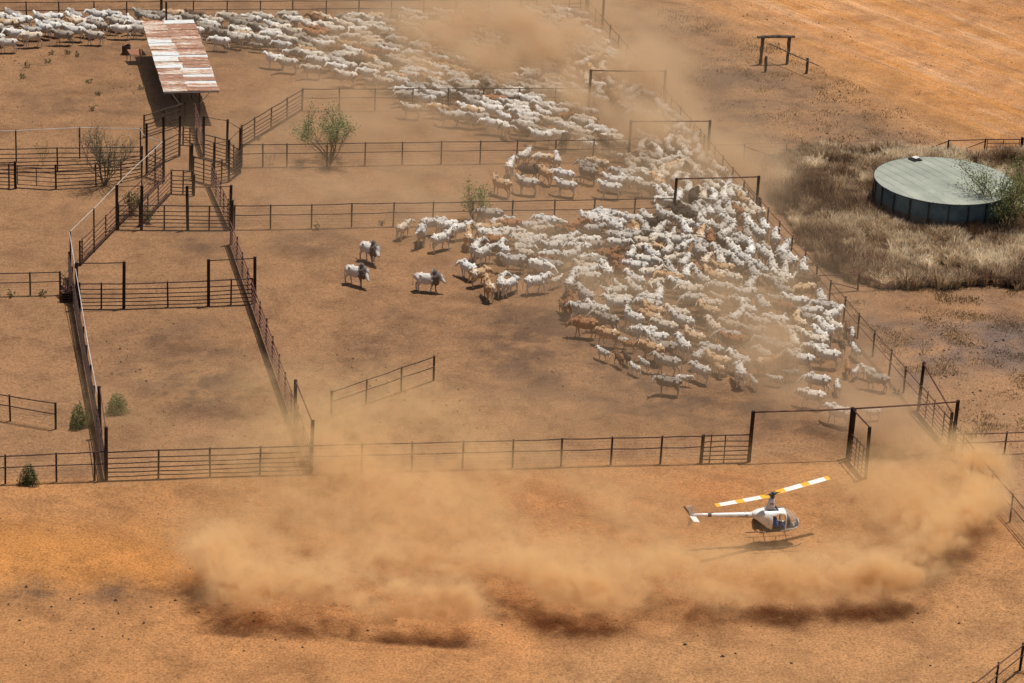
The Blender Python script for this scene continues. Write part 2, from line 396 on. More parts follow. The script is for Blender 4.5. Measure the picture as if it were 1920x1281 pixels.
def fence(label, pts, kind='A', xs=None, axis=0, n=None, h=HF, pr=0.055, rr=0.033, ends=(True, True), m='steel', name=None, group=None, cat='fence', wires=6):
    """pts: base line in photo pixels. kind A: two pipe rails and wires, B: six rails, C: two rails only"""
    if xs is None:
        n = n or 1
        Wp = []
        for a, b in zip(pts[:-1], pts[1:]):
            A, B = G(*a), G(*b)
            k = n if len(pts) == 2 else max(1, round((B - A).length / 2.85))
            Wp += [A.lerp(B, i / k) for i in range(k)]
        Wp.append(G(*pts[-1]))
    else:
        q = along_px(pts, xs, axis)
        Wp = [G(*p) for p in ([pts[0]] if ends[0] else []) + q + ([pts[-1]] if ends[1] else [])]
    name = name or {'A': 'pipe_and_wire_fence', 'B': 'rail_fence', 'C': 'pipe_fence'}[kind]
    root = thing(name, label, cat, Wp[len(Wp) // 2], group)
    for i, p in enumerate(Wp):
        e = (i in (0, len(Wp) - 1))
        part('post', post_mb(p, h + 0.04, pr * (1.25 if e else 1.0)), M['post'], root)
    side = (Wp[-1] - Wp[0]).cross(Vector((0, 0, 1))).normalized() * (pr + rr * 0.6)
    if side.y > 0: side = -side
    if kind == 'B': fr, rads = FR_B, [rr * 1.15] + [rr * 0.95] * 5
    else: fr, rads = (1.0, 0.59), (rr * 1.05, rr)
    for fz, r_ in zip(fr, rads):
        mb = MB(); P = []
        for i, p in enumerate(Wp):
            zz = h * fz + R.uniform(-.03, .03)
            P.append(p + side + Vector((0, 0, zz)))
            if i < len(Wp) - 1 and (Wp[i + 1] - p).length > 2:
                mid = p.lerp(Wp[i + 1], .5) + side; P.append(mid + Vector((0, 0, h * fz - R.uniform(0, .03))))
        mb.tube(P, r_, 6); part('rail', mb, M[m], root, smooth=True)
    if kind == 'A':
        for k in range(wires):
            fz = (0.12, 0.24, 0.36, 0.48, 0.73, 0.86)[k]
            mb = MB(); mb.tube([p - side * 0.2 + Vector((0, 0, h * fz + R.uniform(-.01, .01))) for p in Wp], 0.0065, 3, cap=False)
            part('wire', mb, M['wire'], root)
    return root

def tall_frame(label, bases, h=3.2, r=0.105, bar=0.05, links=None, name='overhead_gate_frame', m='redrail', group=None, hs=None):
    P = [G(*b) for b in bases]; hs = hs or [h] * len(P)
    root = thing(name, label, 'gate frame', P[0], group)
    for p, hh in zip(P, hs): part('post', post_mb(p, hh, r, 9), M['post'], root, smooth=False)
    links = links if links is not None else [(i, i + 1) for i in range(len(P) - 1)]
    for i, j in links:
        mb = MB(); a = P[i] + Vector((0, 0, hs[i] - 0.07)); b = P[j] + Vector((0, 0, hs[j] - 0.07))
        mb.tube([a, a.lerp(b, .33) + Vector((0, 0, R.uniform(-.03, .01))), a.lerp(b, .66) + Vector((0, 0, R.uniform(-.03, .01))), b], bar, 7)
        part('crossbar', mb, M[m], root, smooth=True)
    return root

def gate(label, a, b, h=1.5, nr=5, z0=0.18, mids=1, r=0.026, group=None, lift=0.0):
    A, B = G(*a), G(*b); root = thing('gate', label, 'gate', A.lerp(B, .5), group)
    for i in range(nr):
        z = z0 + (h - z0) * i / (nr - 1); mb = MB(); mb.tube([A + Vector((0, 0, z)), B + Vector((0, 0, z))], r, 6); part('rail', mb, M['steel'], root, smooth=True)
    for i in range(mids + 2):
        p = A.lerp(B, i / (mids + 1)); mb = MB(); mb.tube([p + Vector((0, 0, z0 - .03)), p + Vector((0, 0, h + .03))], r * 1.25, 6); part('stile', mb, M['steel'], root)
    return root

# the front (near) fence line
fence('pipe and wire fence at the lower left corner behind the round green shrub', [(-86, 910), (199, 899)], 'A', [10, 106, 178], ends=(True, True))
fence('six rail fence across the near end of the left pen', [(199, 899), (583, 886)], 'B', [297, 394, 487])
fence('long pipe and wire fence running above the helicopter dust to the open gateway', [(583, 886), (1313, 867)], 'A', [678, 772, 867, 961, 1052, 1145, 1238], pr=0.06)
fence('short six rail panel joined to the left post of the wide open gateway', [(1316, 867), (1402, 865)], 'B', [1330, 1357], pr=0.035, name='short_rail_fence')
tall_frame('wide overhead gate frame above the helicopter with the cow behind its middle post', [(1404, 865), (1589, 858), (1785, 844)], m='redrail', r=0.115)
tall_frame('tall gate post linked by a bar to the middle post of the wide gate frame', [(1623, 897), (1592.5, 861.5)], hs=[3.25, 3.2], name='tall_gate_post')
fence('dusty six rail gate standing open between the two tall posts above the helicopter', [(1594, 864), (1621, 895)], 'B', [1602, 1608, 1614], pr=0.035, name='short_rail_fence', cat='gate')
# the long right-hand fence
LR = [(1785, 844), (1142, 85)]
def lr(y): t = (844 - y) / 759.0; return (1785 - 643 * t, y)
def bx(tops): return [x - 4.2 for x in tops]
tall_frame('overhead frame over the right fence just above the wide gateway', [lr(836), lr(769)], links=[(0, 1)], r=0.1, name='overhead_gate_frame', hs=[2.2, 3.2])
fence('six rail section of the right fence under the small overhead frame', [lr(842), lr(770)], 'B', axis=1, xs=[822, 800, 784], m='redrail', pr=0.04)
fence('lower run of the long right fence between the tank grass and the gateway', [lr(769), lr(417)], 'C', [1693.7, 1666.5, 1636, 1607.5, 1581, 1554, 1529, 1506, 1482, 1459, 1437], m='redrail', pr=0.062)
fence('middle run of the long right fence between the first and second lane frames', [lr(414), lr(305)], 'C', [1393, 1372, 1353, 1338], m='redrail', pr=0.058)
fence('upper run of the long right fence between the second and third lane frames', [lr(301), lr(208)], 'C', [1318, 1310, 1292, 1274, 1257], m='redrail', pr=0.058)
fence('farthest run of the long right fence in the thick dust at the top', [lr(204), lr(38)], 'C', [1224, 1207, 1189, 1173, 1158, 1142, 1115], m='redrail', pr=0.058)
fence('six rail section of the right fence just below the gateway corner post', [(1787, 848), (1819, 889)], 'B', [1802], m='redrail', pr=0.04)
fence('pipe and wire fence running off the right edge beside the dust cloud', [(1821, 893), (1975, 1075)], 'A', [1856, 1893.5, 1932], m='redrail')
tall_frame('nearest of the three lane frames with its left post on the third cross fence', [(1262, 414), (1416.5, 409.5)], name='overhead_gate_frame')
tall_frame('middle of the three lane frames with pale cattle packed beneath', [(1178, 303), (1326.3, 302)], name='overhead_gate_frame')
tall_frame('farthest of the three lane frames wrapped in brown dust', [(1104, 204), (1244, 205)], name='overhead_gate_frame')
gate('gate folded back on the right fence beside the nearest lane frame', (1391, 382), (1411, 405), mids=1)
gate('gate folded back on the right fence beside the middle lane frame', (1298, 272), (1320, 298), mids=1)
gate('gate folded back on the right fence beside the farthest lane frame', (1216, 178), (1238, 203), mids=1)
tall_frame('single tall post at the top edge beside the right fence', [(1128, 68)], links=[], name='tall_gate_post', hs=[3.6])
tall_frame('thick corner post where the top fence meets the right fence', [(1099, 33)], links=[], name='tall_gate_post', hs=[2.6], r=0.16)
# cross fences
fence('cross fence under the upper mob, reaching the farthest lane frame', [(566, 207), (1104, 204)], 'A', [636, 703, 773, 840, 906, 973, 1040])
fence('cross fence passing behind the green tree to the middle lane frame', [(453, 313), (1178, 302)], 'A', [493, 538, 613, 684, 754, 827, 900, 968, 1041, 1111])
fence('cross fence beside the slender bush to the nearest lane frame', [(439, 430), (1262, 414)], 'A', [507, 584, 659, 737, 811, 886, 960, 1039, 1113, 1188])
fence('pipe and wire fence along the top edge behind the far cattle', [(-74, 42), (975, 36)], 'A', [-12, 50, 111, 176, 238, 302, 362, 426, 488, 549, 611.5, 672, 733, 794, 854, 915])
fence('railed end of the top fence near the thick corner post', [(975, 36), (1098, 34)], 'B', [1004, 1034, 1066, 1087], pr=0.045)
tall_frame('thick post in the top fence above the rusty shed', [(303, 41)], links=[], name='tall_gate_post', hs=[2.1], r=0.12)
tall_frame('black pole standing just behind the rusty shed roof', [(312, 72)], links=[], name='tall_gate_post', hs=[3.1], r=0.085)
fence('short diagonal pipe and wire fence standing alone in the middle pen', [(621, 780), (813, 713)], 'A', [686, 752], h=1.6)
fence('short pipe and wire fence at the left edge above the two shrubs', [(-60, 775), (104.5, 804)], 'A', [-20, 19.5], h=1.62)
fence('pipe and wire fence from the left edge to the small crate gate', [(-60, 556), (113, 552)], 'A', [-1, 57], h=1.55)
fence('pipe and wire fence leading off the right edge from the gateway corner post', [(1789, 853), (1976, 846)], 'C', [1883], h=1.35, m='redrail')
fence('red pipe fence corner at the bottom right of the frame', [(1780, 1361), (1912, 1256)], 'A', [1818, 1866], m='redrail', h=1.5)
fence('second leg of the bottom right corner fence going off the frame', [(1912, 1256), (1955, 1262)], 'A', [1930], m='redrail', h=1.5)
# left pen
fence('long left side fence of the left pen beneath the pale pipe', [(131, 520), (199, 899)], 'B', axis=1, xs=[548, 600, 630, 662, 698, 735, 775, 820, 858], pr=0.06)
fence('long right side fence of the left pen with its shadow band', [(433, 459), (583, 886)], 'B', axis=1, xs=[490, 520, 550, 582, 614, 646, 680, 714, 748, 782, 812, 846], m='redrail', pr=0.05)
fence('six rail cross fence between the two overhead frames of the left pen', [(150, 578), (232, 578), (391, 573), (473, 569)], 'B', [190, 232, 315, 391, 433])
tall_frame('overhead frame at the left end of the pen cross fence', [(145, 580), (232, 578)], m='steel', name='overhead_gate_frame', bar=0.035)
tall_frame('overhead frame at the right end of the pen cross fence', [(391, 574), (478, 569)], m='steel', name='overhead_gate_frame', bar=0.035)
tall_frame('pair of tall posts with a bar at the near right corner of the left pen', [(553, 807), (583, 885)], m='redrail', name='overhead_gate_frame', bar=0.04)
tall_frame('pair of tall posts with a bar at the near left corner of the left pen', [(188, 820), (199, 899)], m='redrail', name='overhead_gate_frame', bar=0.03)
tall_frame('single tall post at the top of the left pen right side fence', [(433, 459)], links=[], name='tall_gate_post')
gate('rough gate panel leaning at the left pen corner beside the crate', (113, 552), (141, 577), nr=6)
fence('diagonal six rail fence rising under the pale pipe from the left pen', [(150, 498), (306, 338)], 'B', [154, 176, 198, 222, 242, 266, 291], m='redrail', pr=0.05)
fence('inner diagonal six rail fence of the drafting race', [(262, 425), (321, 362)], 'B', [277, 297], m='redrail', pr=0.05)
fence('six rail cross fence with tall posts at the top of the left pen', [(222, 429), (433, 431)], 'B', [265, 308, 352, 392])
tall_frame('left pair of tall posts on the top cross fence of the left pen', [(219, 430), (265, 430)], m='steel', name='overhead_gate_frame', bar=0.03)
tall_frame('right pair of tall posts on the top cross fence of the left pen', [(352, 431), (431, 430)], m='steel', name='overhead_gate_frame', bar=0.03)
fence('six rail fence from the drafting yard down to the left pen', [(397, 350), (433, 432)], 'B', axis=1, xs=[368, 386, 402, 418], m='redrail', pr=0.045)
# drafting yard (round yard of tall posts)
tall_frame('ring of tall posts and thin bars around the back of the drafting yard', [(275, 330), (307, 340), (336, 292), (382, 293), (425, 305), (450, 324), (429, 340), (401, 345), (360, 334)], links=[(0, 2), (2, 3), (3, 4), (4, 5), (5, 6), (6, 7), (7, 8), (8, 1), (0, 1)], hs=[3.95, 4.9, 3.1, 3.1, 3.3, 3.4, 3.15, 3.1, 2.6], r=0.09, bar=0.022, m='steel', name='yard_frame')
tall_frame('double post in the middle of the drafting yard', [(356, 322), (363, 367)], links=[], hs=[2.0, 1.6], r=0.09, name='gate_posts')
fence('six rail fence on the left side of the drafting yard', [(275, 330), (307, 341)], 'B', [291])
fence('six rail fence on the right side of the drafting yard facing the shed', [(382, 293), (425, 305), (450, 324)], 'B', [403, 425, 438])
fence('six rail fence on the near right side of the drafting yard', [(450, 324), (429, 341), (401, 346)], 'B', [429, 415])
fence('six rail fence across the front of the drafting yard', [(362, 336), (401, 346)], 'B', [382])
fence('six rail fence across the back left of the drafting yard', [(275, 329), (308, 305), (336, 292)], 'B', [291, 308])
fence('six rail panel in the middle of the drafting yard beside the double post', [(321, 362), (361, 364)], 'B', [343], name='short_rail_fence')
fence('six rail wing fence left of the shed opening', [(270, 258), (346, 233)], 'B', [308])
fence('slanting slatted race side running from the shed to the drafting yard', [(366, 233), (383, 292)], 'B', axis=1, xs=[245, 258, 275], m='redrail', pr=0.04)
fence('short crush panel between the shed and the drafting yard', [(343, 270), (369, 272)], 'B', [356], h=1.3, pr=0.05, name='short_rail_fence')
fence('six rail diagonal fence from the drafting yard to the second cross fence corner', [(453, 277), (566, 207)], 'B', [477, 508, 538], pr=0.06)
fence('six rail fence between the drafting yard and the diagonal fence', [(450, 322), (453, 278)], 'B', axis=1, xs=[300])
# far left yards
fence('rear six rail fence of the far left yard', [(-60, 323), (266, 317)], 'B', [-14, 108, 188])
fence('front six rail fence of the far left yard behind the bare shrub', [(105, 353), (180, 349), (227, 342), (266, 333)], 'B', [180, 227])
fence('front six rail fence at the left edge of the far left yard', [(-60, 348), (29, 352)], 'B', [-22, 17])
gate('low five bar gate beside the thick post of the far left yard', (33, 350), (104, 355), mids=1)
tall_frame('thick post carrying the far left yard gate', [(29, 353)], links=[], hs=[2.0], r=0.10, name='tall_gate_post')

# pale water pipe on posts
def water_pipe():
    pts = [(-70, 306, 2.35), (29, 303, 2.35), (148, 297, 2.35), (262, 299, 2.35), (270, 318, 2.6), (304, 345, 3.15), (240, 405, 3.1), (175, 473, 3.05), (131, 520, 3.15), (149, 617, 2.65), (167, 716, 2.2), (188, 820, 1.85)]
    P = [G(x, y, 0) + Vector((0, 0, h)) for x, y, h in pts]
    root = thing('water_pipe', 'pale poly water pipe carried on tall thin posts above the left yards', 'pipe', G(175, 473))
    mb = MB(); mb.tube(P, 0.023, 6); part('pipe', mb, M['pvc'], root, smooth=True)
    for i in (0, 1, 2, 3, 5, 7, 8):
        q = P[i]; mb = MB(); mb.tube([Vector((q.x + .05, q.y + .05, -.2)), q + Vector((.05, .05, 0.05))], 0.055, 6); part('post', mb, M['post'], root)
water_pipe()

# wire fence with H braces around the tank grass
def brace_fence(label, posts, rails, stays, pickets, wireline):
    root = thing('wire_fence', label, 'fence', G(*posts[0][:2]))
    for x, y, h in posts: part('post', post_mb(G(x, y), h, 0.06), M['post'], root)
    for a, b in rails:
        mb = MB(); mb.tube([G(a[0], a[1]) + Vector((0, 0, a[2])), G(b[0], b[1]) + Vector((0, 0, b[2]))], 0.04, 6); part('rail', mb, M['redrail'], root)
    for a, b in stays:
        mb = MB(); mb.tube([G(a[0], a[1]) + Vector((0, 0, a[2])), G(b[0], b[1]) + Vector((0, 0, b[2]))], 0.035, 6); part('brace', mb, M['redrail'], root)
    for x, y, h in pickets: part('picket', post_mb(G(x, y), h, 0.025, 5), M['post'], root)
    for k in (0.3, 0.6, 0.9, 1.15):
        mb = MB(); mb.tube([G(x, y) + Vector((0, 0, k)) for x, y in wireline], 0.007, 3, cap=False); part('wire', mb, M['wire'], root)
brace_fence('wire fence with rusty brace in front of the dry grass', [(1608, 544, 1.2)], [((1533, 552, 1.35), (1608, 544, 1.15))],
            [((1556, 549, .75), (1606, 544, .1)), ((1610, 544, 1.0), (1680, 543, .05))], [(1698, 543, 1.3), (1855, 540, 1.3)], [(1540, 552), (1608, 545), (1698, 543), (1855, 540), (1990, 538)])
brace_fence('wire fence with rusty brace behind the dry grass', [(1395, 297, 1.1), (1776, 289, 1.15), (1845, 287, 1.15), (1913, 287, 1.3)],
            [((1332, 302, 1.3), (1395, 297, 1.05)), ((1776, 289, 1.08), (1845, 287, 1.08)), ((1845, 287, 1.1), (1913, 287, 1.1))],
            [((1397, 297, .9), (1456, 297, .05)), ((1776, 289, 1.05), (1713, 290, .05)), ((1845, 287, .95), (1795, 287, .1))], [(1473, 296, 1.1), (1576, 293, 1.0), (1662, 290, 1.1)], [(1335, 302), (1395, 297), (1473, 296), (1576, 293), (1662, 290), (1776, 289)])
gate('four bar gate at the right edge behind the water tank', (1849, 287), (1909, 287), h=1.08, nr=4)
fence('pipe fence going off the right edge beyond the four bar gate', [(1915, 287), (1990, 290)], 'C', [1950], h=1.2)

# timber hitching frame
def hitch():
    root = thing('timber_hitching_frame', 'weathered timber post and beam frame on the bare ground left of the dirt road', 'frame', G(1426, 120))
    def logp(px, py, h, r):
        p = G(px, py); mb = MB(); pts = [p + Vector((R.uniform(-.03, .03), R.uniform(-.03, .03), z * h)) for z in (-.1, .25, .5, .75, 1)]
        mb.tube(pts, [r * R.uniform(.85, 1.15) for _ in pts], 8); return mb
    part('post', logp(1426, 120, 2.3, .14), M['timber'], root); part('post', logp(1476, 119, 2.25, .14), M['timber'], root)
    part('post', logp(1434.7, 135, 1.35, .12), M['timber'], root); part('post', logp(1512, 137, 1.3, .12), M['timber'], root)
    a = G(1416, 121) + Vector((0, 0, 2.35)); b = G(1486, 119) + Vector((0, 0, 2.3))
    mb = MB(); mb.tube([a, a.lerp(b, .5) + Vector((0, 0, .05)), b], [.12, .14, .11], 8); part('beam', mb, M['timber'], root)
    a = G(1440, 112) + Vector((0, 0, 1.4)); b = G(1533, 150) + Vector((0, 0, 1.2))
    mb = MB(); mb.tube([a, a.lerp(b, .5) + Vector((0, 0, -.04)), b], [.045, .05, .04], 6); part('rail', mb, M['timber'], root)
hitch()

# ------------------------------------------------------------------ shed
def sheet_mats():
    out = []
    for nm, lo, hi, bias in (('galvanised_pale_sheet', (0.60, 0.62, 0.62), (0.46, 0.24, 0.10), .58), ('streaky_rust_sheet', (0.60, 0.56, 0.48), (0.36, 0.145, 0.055), .49), ('deep_rust_sheet', (0.60, 0.44, 0.28), (0.27, 0.095, 0.038), .42)):
        m, nt, b = mat(nm)
        tc = N(nt, 'ShaderNodeTexCoord'); mp = N(nt, 'ShaderNodeMapping'); mp.inputs['Scale'].default_value = (0.30, 2.2, 1)
        nt.links.new(tc.outputs['Object'], mp.inputs[0])
        oi = N(nt, 'ShaderNodeObjectInfo')
        va = N(nt, 'ShaderNodeVectorMath', operation='ADD'); nt.links.new(mp.outputs[0], va.inputs[0])
        cm = N(nt, 'ShaderNodeMath', operation='MULTIPLY'); cm.inputs[1].default_value = 37.0; nt.links.new(oi.outputs['Random'], cm.inputs[0])
        nt.links.new(cm.outputs[0], va.inputs[1])
        n = noise_n(nt, 2.4, 7, 0.72, va.outputs[0], .5)
        r = ramp(nt, n.outputs[0], [(bias - .06, lo), (bias, tuple(a * .55 + c * .45 for a, c in zip(lo, hi))), (bias + .035, hi)])
        nt.links.new(r.outputs[0], b.inputs['Base Color']); b.inputs['Roughness'].default_value = .6
        out.append(m)
    return out
SHEET = sheet_mats()

def shed():
    zf, zb = 2.62, 2.78
    FL = G(307, 172, zf); FR = G(411, 170.5, zf); BL = G(267, 42, zb); BR = G(363.5, 39, zb)
    root = thing('open_shed', 'open sided shed with a long rusty corrugated iron roof', 'shed', Vector(((FL.x + BR.x) / 2, (FL.y + BR.y) / 2, 0)))
    nrow = 22
    def P(u, v, dz=0.0):
        a = FL.lerp(FR, u); b = BL.lerp(BR, u); q = a.lerp(b, v); q.z += dz; return q
    rs = random.Random(5)
    for k in range(nrow):
        split = 0.44 + 0.02 * math.sin(k * 1.7) + (0.07 if 6 < k < 15 else 0) * (1 if k % 3 else .2)
        v0, v1 = k / nrow - 0.004, (k + 1) / nrow + 0.006
        for side, (u0, u1) in enumerate(((0 - rs.uniform(0, .01), split + .02), (split - .01, 1 + rs.uniform(0, .01)))):
            mb = MB(); nc = 14; dz0 = 0.02 * side + 0.012 * (k % 2) + rs.uniform(0, .03); tl = rs.uniform(-.025, .025); u1 += rs.uniform(-.012, .012) if side else 0
            vs_ = []
            for i in range(nc + 1):
                v = v0 + (v1 - v0) * i / nc; w = 0.018 * math.cos(i * math.pi)
                vs_ += [P(u0, v, w + dz0 + tl * (i / nc - .5)), P(u1, v, w + dz0 - tl * (i / nc - .5))]
            fs = [(2 * i, 2 * i + 1, 2 * i + 3, 2 * i + 2) for i in range(nc)]
            mb.add(vs_, fs)
            pr = rs.random()
            if side == 0: mt = SHEET[0] if pr < .52 else SHEET[1] if pr < .85 else SHEET[2]
            else: mt = SHEET[0] if pr < .18 else SHEET[1] if pr < .5 else SHEET[2]
            if k in (0, 1): mt = SHEET[1 + (k + side) % 2]
            o = part('roof_sheet', mb, mt, root)
    # frame
    for v in (0.004, .2, .4, .6, .8, .996):
        mb = MB(); mb.tube([P(0.0, v, -.09), P(1.0, v, -.09)], .045, 6); part('rafter', mb, M['steel'], root)
    for u in (0.02, .5, .98):
        mb = MB(); mb.tube([P(u, 0.0, -.17), P(u, 1.0, -.17)], .04, 6); part('purlin', mb, M['steel'], root)
    for u in (0.30, 0.66):
        for v in (.03, .35, .65, .97):
            q = P(u, v, -.12); mb = MB(); mb.tube([Vector((q.x, q.y, -.2)), q], .07, 7); part('post', mb, M['post'], root)
    for u, u2 in ((.30, .13), (.66, .84)):
        q = P(u, .01, -.1); mb = MB(); mb.tube([P(u2, .005, -.08), Vector((q.x, q.y - .02, 1.55))], .03, 6); part('brace', mb, M['pvc'], root)
    # race walls under the roof
    for u in (0.30, 0.66):
        for k, z in enumerate((.35, .75, 1.15, 1.5)):
            a, b = P(u, .03), P(u, .97); mb = MB(); mb.tube([Vector((a.x, a.y, z)), Vector((b.x, b.y, z))], .035, 6); part('race_rail', mb, M['steel'], root)
    mb = MB(); a = P(0, 0, -.02); b = P(1.0, 0, -.02); mb.box((a + b) / 2 + Vector((0, -.05, -.02)), ((b - a).length, .03, .14), math.atan2(b.y - a.y, b.x - a.x))
    part('fascia', mb, M['pvc'], root)
shed()

def ramp_table():
    a = G(245, 122.5)
    root = thing('steel_table', 'tilted rusty steel work table just left of the shed', 'table', a)
    z = .8; P4 = [G(238, 93.5, z + .1), G(263, 92, z + .1), G(265, 103.5, z), G(244.5, 103, z)]
    mb = MB(); mb.add([p + Vector((0, 0, .02)) for p in P4] + [p - Vector((0, 0, .02)) for p in P4], [(0, 3, 2, 1), (4, 5, 6, 7), (0, 1, 5, 4), (1, 2, 6, 5), (2, 3, 7, 6), (3, 0, 4, 7)])
    part('table_top', mb, SHEET[2], root)
    for p in P4:
        mb = MB(); mb.tube([Vector((p.x, p.y, 0)), Vector((p.x, p.y, p.z - .03))], .028, 6); part('leg', mb, M['steel'], root)
    q = [G(265, 92, .85), G(274, 104, .6), G(266, 105, .1)]
    mb = MB(); mb.add([x for x in q] + [x + Vector((.03, .03, 0)) for x in q], [(0, 1, 2), (5, 4, 3), (0, 3, 4, 1), (1, 4, 5, 2), (2, 5, 3, 0)]); part('side_flap', mb, SHEET[2], root)
    c = G(237, 101)
    r2 = thing('open_steel_box', 'dark open topped steel box behind the tilted work table', 'box', c)
    mb = MB()
    for dx, dy, sx, sy in ((0, -.3, .62, .03), (0, .3, .62, .03), (-.3, 0, .03, .57), (.3, 0, .03, .57)): mb.box(c + Vector((dx, dy, .36)), (sx, sy, .72))
    part('box_wall', mb, M['steel'], r2)
    mb = MB(); mb.box(c + Vector((0.02, .05, .82)), (.6, .5, .03), M=Matrix.Rotation(-.45, 3, 'Y')); part('flap', mb, SHEET[2], r2)
    c = G(130, 560)
    r3 = thing('slatted_crate', 'low slatted crate with scrap inside at the left pen corner', 'crate', c)
    for k in range(4):
        mb = MB(); mb.box(c + Vector((0, 0, .12 + k * .17)), (1.0, 1.3, .05), .2); part('slat', mb, M['redrail'], r3)
    for dx, dy in ((-.5, -.6), (.5, -.6), (.5, .6), (-.5, .6)):
        mb = MB(); mb.box(c + Vector((dx, dy, .38)), (.06, .06, .76)); part('corner_post', mb, M['steel'], r3)
    mb = MB()
    for k in range(9):
        mb.box(c + Vector((R.uniform(-.35, .35), R.uniform(-.5, .5), .68)), (R.uniform(.1, .4), R.uniform(.1, .3), .06), R.uniform(0, 3))
    part('scrap', mb, M['redrail'], r3)
ramp_table()

# ------------------------------------------------------------------ water tank
M['seam'] = simple('dull_green_seam', (0.14, 0.15, 0.12), (0.22, 0.23, 0.19), 3, .7)
def tank():
    H = 2.25; c0 = G(1771, 338.5, H); c = Vector((c0.x, c0.y, 0)); Rr = 4.97
    root = thing('water_tank', 'large low round steel water tank with a pale green ribbed roof in the dry grass', 'water tank', c)
    def m_wall():
        m, nt, b = mat('blue_grey_corrugated_wall')
        tc = N(nt, 'ShaderNodeTexCoord'); sx = N(nt, 'ShaderNodeSeparateXYZ'); nt.links.new(tc.outputs['Object'], sx.inputs[0])
        n = noise_n(nt, 1.3, 4, .6, tc.outputs['Object'])
        mp = N(nt, 'ShaderNodeMapping'); mp.inputs['Scale'].default_value = (1.5, 1.5, .25); nt.links.new(tc.outputs['Object'], mp.inputs[0])
        n2 = noise_n(nt, 1.4, 4, .6, mp.outputs[0])
        r = ramp(nt, n.outputs[0], [(.3, (0.05, 0.11, 0.15)), (.7, (0.13, 0.21, 0.25))])
        r2 = ramp(nt, n2.outputs[0], [(.35, (0.12, 0.055, 0.03)), (.5, (0.16, 0.15, 0.14)), (.7, (0.10, 0.12, 0.13))])
        z = ramp(nt, sx.outputs[2], [(.0, 1.0), (1.0, 1.0)]); z.color_ramp.interpolation = 'CONSTANT'
        mr = N(nt, 'ShaderNodeMapRange'); nt.links.new(sx.outputs[2], mr.inputs[0]); mr.inputs[1].default_value = .95; mr.inputs[2].default_value = 1.0
        cc = mixc(nt, r2.outputs[0], r.outputs[0], mr.outputs[0])
        nt.links.new(cc, b.inputs['Base Color']); b.inputs['Roughness'].default_value = .5; b.inputs['Metallic'].default_value = .3
        return m
    mw = m_wall()
    n = 96
    # corrugated wall in two tiers
    for z0, z1, rad in ((-.1, 1.0, Rr - .06), (1.0, H - .04, Rr - .02)):
        mb = MB(); lev = int((z1 - z0) / .045)
        ring = []
        for k in range(lev + 1):
            z = z0 + (z1 - z0) * k / lev; rr_ = rad + (.012 if k % 2 else -.012)
            for i in range(n): a = 2 * math.pi * i / n; mb.v.append((c.x + rr_ * math.cos(a), c.y + rr_ * math.sin(a), z))
        for k in range(lev):
            for i in range(n): i2 = (i + 1) % n; mb.f.append((k * n + i, k * n + i2, (k + 1) * n + i2, (k + 1) * n + i)); mb.m.append(0)
        part('wall', mb, mw, root, smooth=True)
    for i in range(22):
        a = 2 * math.pi * (i + .35) / 22; p = c + Vector((math.cos(a), math.sin(a), 0)) * (Rr + .03)
        mb = MB(); mb.box(p + Vector((0, 0, 1.08)), (.10, .09, 2.1), a); part('wall_stiffener', mb, M['dark_metal'], root)
    # roof sheets
    m, nt, b = mat('pale_green_grey_roof')
    tc = N(nt, 'ShaderNodeTexCoord'); n1 = noise_n(nt, .5, 4, .6, tc.outputs['Object']); n2 = noise_n(nt, 9, 3, .6, tc.outputs['Object'])
    oi = N(nt, 'ShaderNodeObjectInfo')
    r = ramp(nt, n1.outputs[0], [(.3, (0.27, 0.29, 0.23)), (.7, (0.38, 0.395, 0.32))])
    r2 = ramp(nt, n2.outputs[0], [(.3, .86), (.6, 1.0)]); r3 = ramp(nt, oi.outputs['Random'], [(0, .9), (1, 1.05)])
    cc = mixc(nt, mixc(nt, r.outputs[0], r2.outputs[0], 1., 'MULTIPLY'), r3.outputs[0], 1., 'MULTIPLY')
    nt.links.new(cc, b.inputs['Base Color']); b.inputs['Roughness'].default_value = .5; b.inputs['Metallic'].default_value = .0
    d = Vector((122 / 26.0, -79 / (26 * .345), 0)).normalized(); s = Vector((-d.y, d.x, 0))
    nst = 13; Ro = Rr + .1
    for k in range(nst):
        w0 = -Ro + 2 * Ro * k / nst; w1 = -Ro + 2 * Ro * (k + 1) / nst
        for half in (0, 1):
            mb = MB(); rows = []
            sub = [w0 + (w1 - w0) * t for t in (0, .06, .28, .5, .72, .94, 1)]
            V = []; F = []
            nl = 10
            for wi, w in enumerate(sub):
                ww = min(max(w, -Ro + 1e-3), Ro - 1e-3); L = math.sqrt(Ro * Ro - ww * ww)
                split = 0.25 * math.sin(k * .9)
                a_, b__ = ((-L, min(max(split + .05, -L), L)) if half == 0 else (max(min(split - .05, L), -L), L))
                for j in range(nl + 1):
                    q = a_ + (b__ - a_) * j / nl
                    rad = math.hypot(ww, q); z = H + .16 * (1 - (rad / Ro) ** 2) + (.03 if wi in (0, 6) else (.012 if wi % 2 else 0)) + (.012 if half else 0)
                    V.append(c + d * q + s * ww + Vector((0, 0, z)))
            for wi in range(len(sub) - 1):
                for j in range(nl):
                    a0 = wi * (nl + 1) + j; F.append((a0, a0 + 1, a0 + nl + 2, a0 + nl + 1))
            mb.add(V, F); part('roof_sheet', mb, m, root)
    for k in range(1, nst):
        ww = -Ro + 2 * Ro * k / nst; L = math.sqrt(Ro * Ro - ww * ww) - .02; mb = MB()
        mb.tube([c + d * (-L + 2 * L * j / 8) + s * ww + Vector((0, 0, H + .16 * (1 - (ww * ww + (-L + 2 * L * j / 8) ** 2) / Ro ** 2) + .03)) for j in range(9)], .010, 4); part('roof_seam', mb, M['seam'], root)
    mb = MB(); P = []
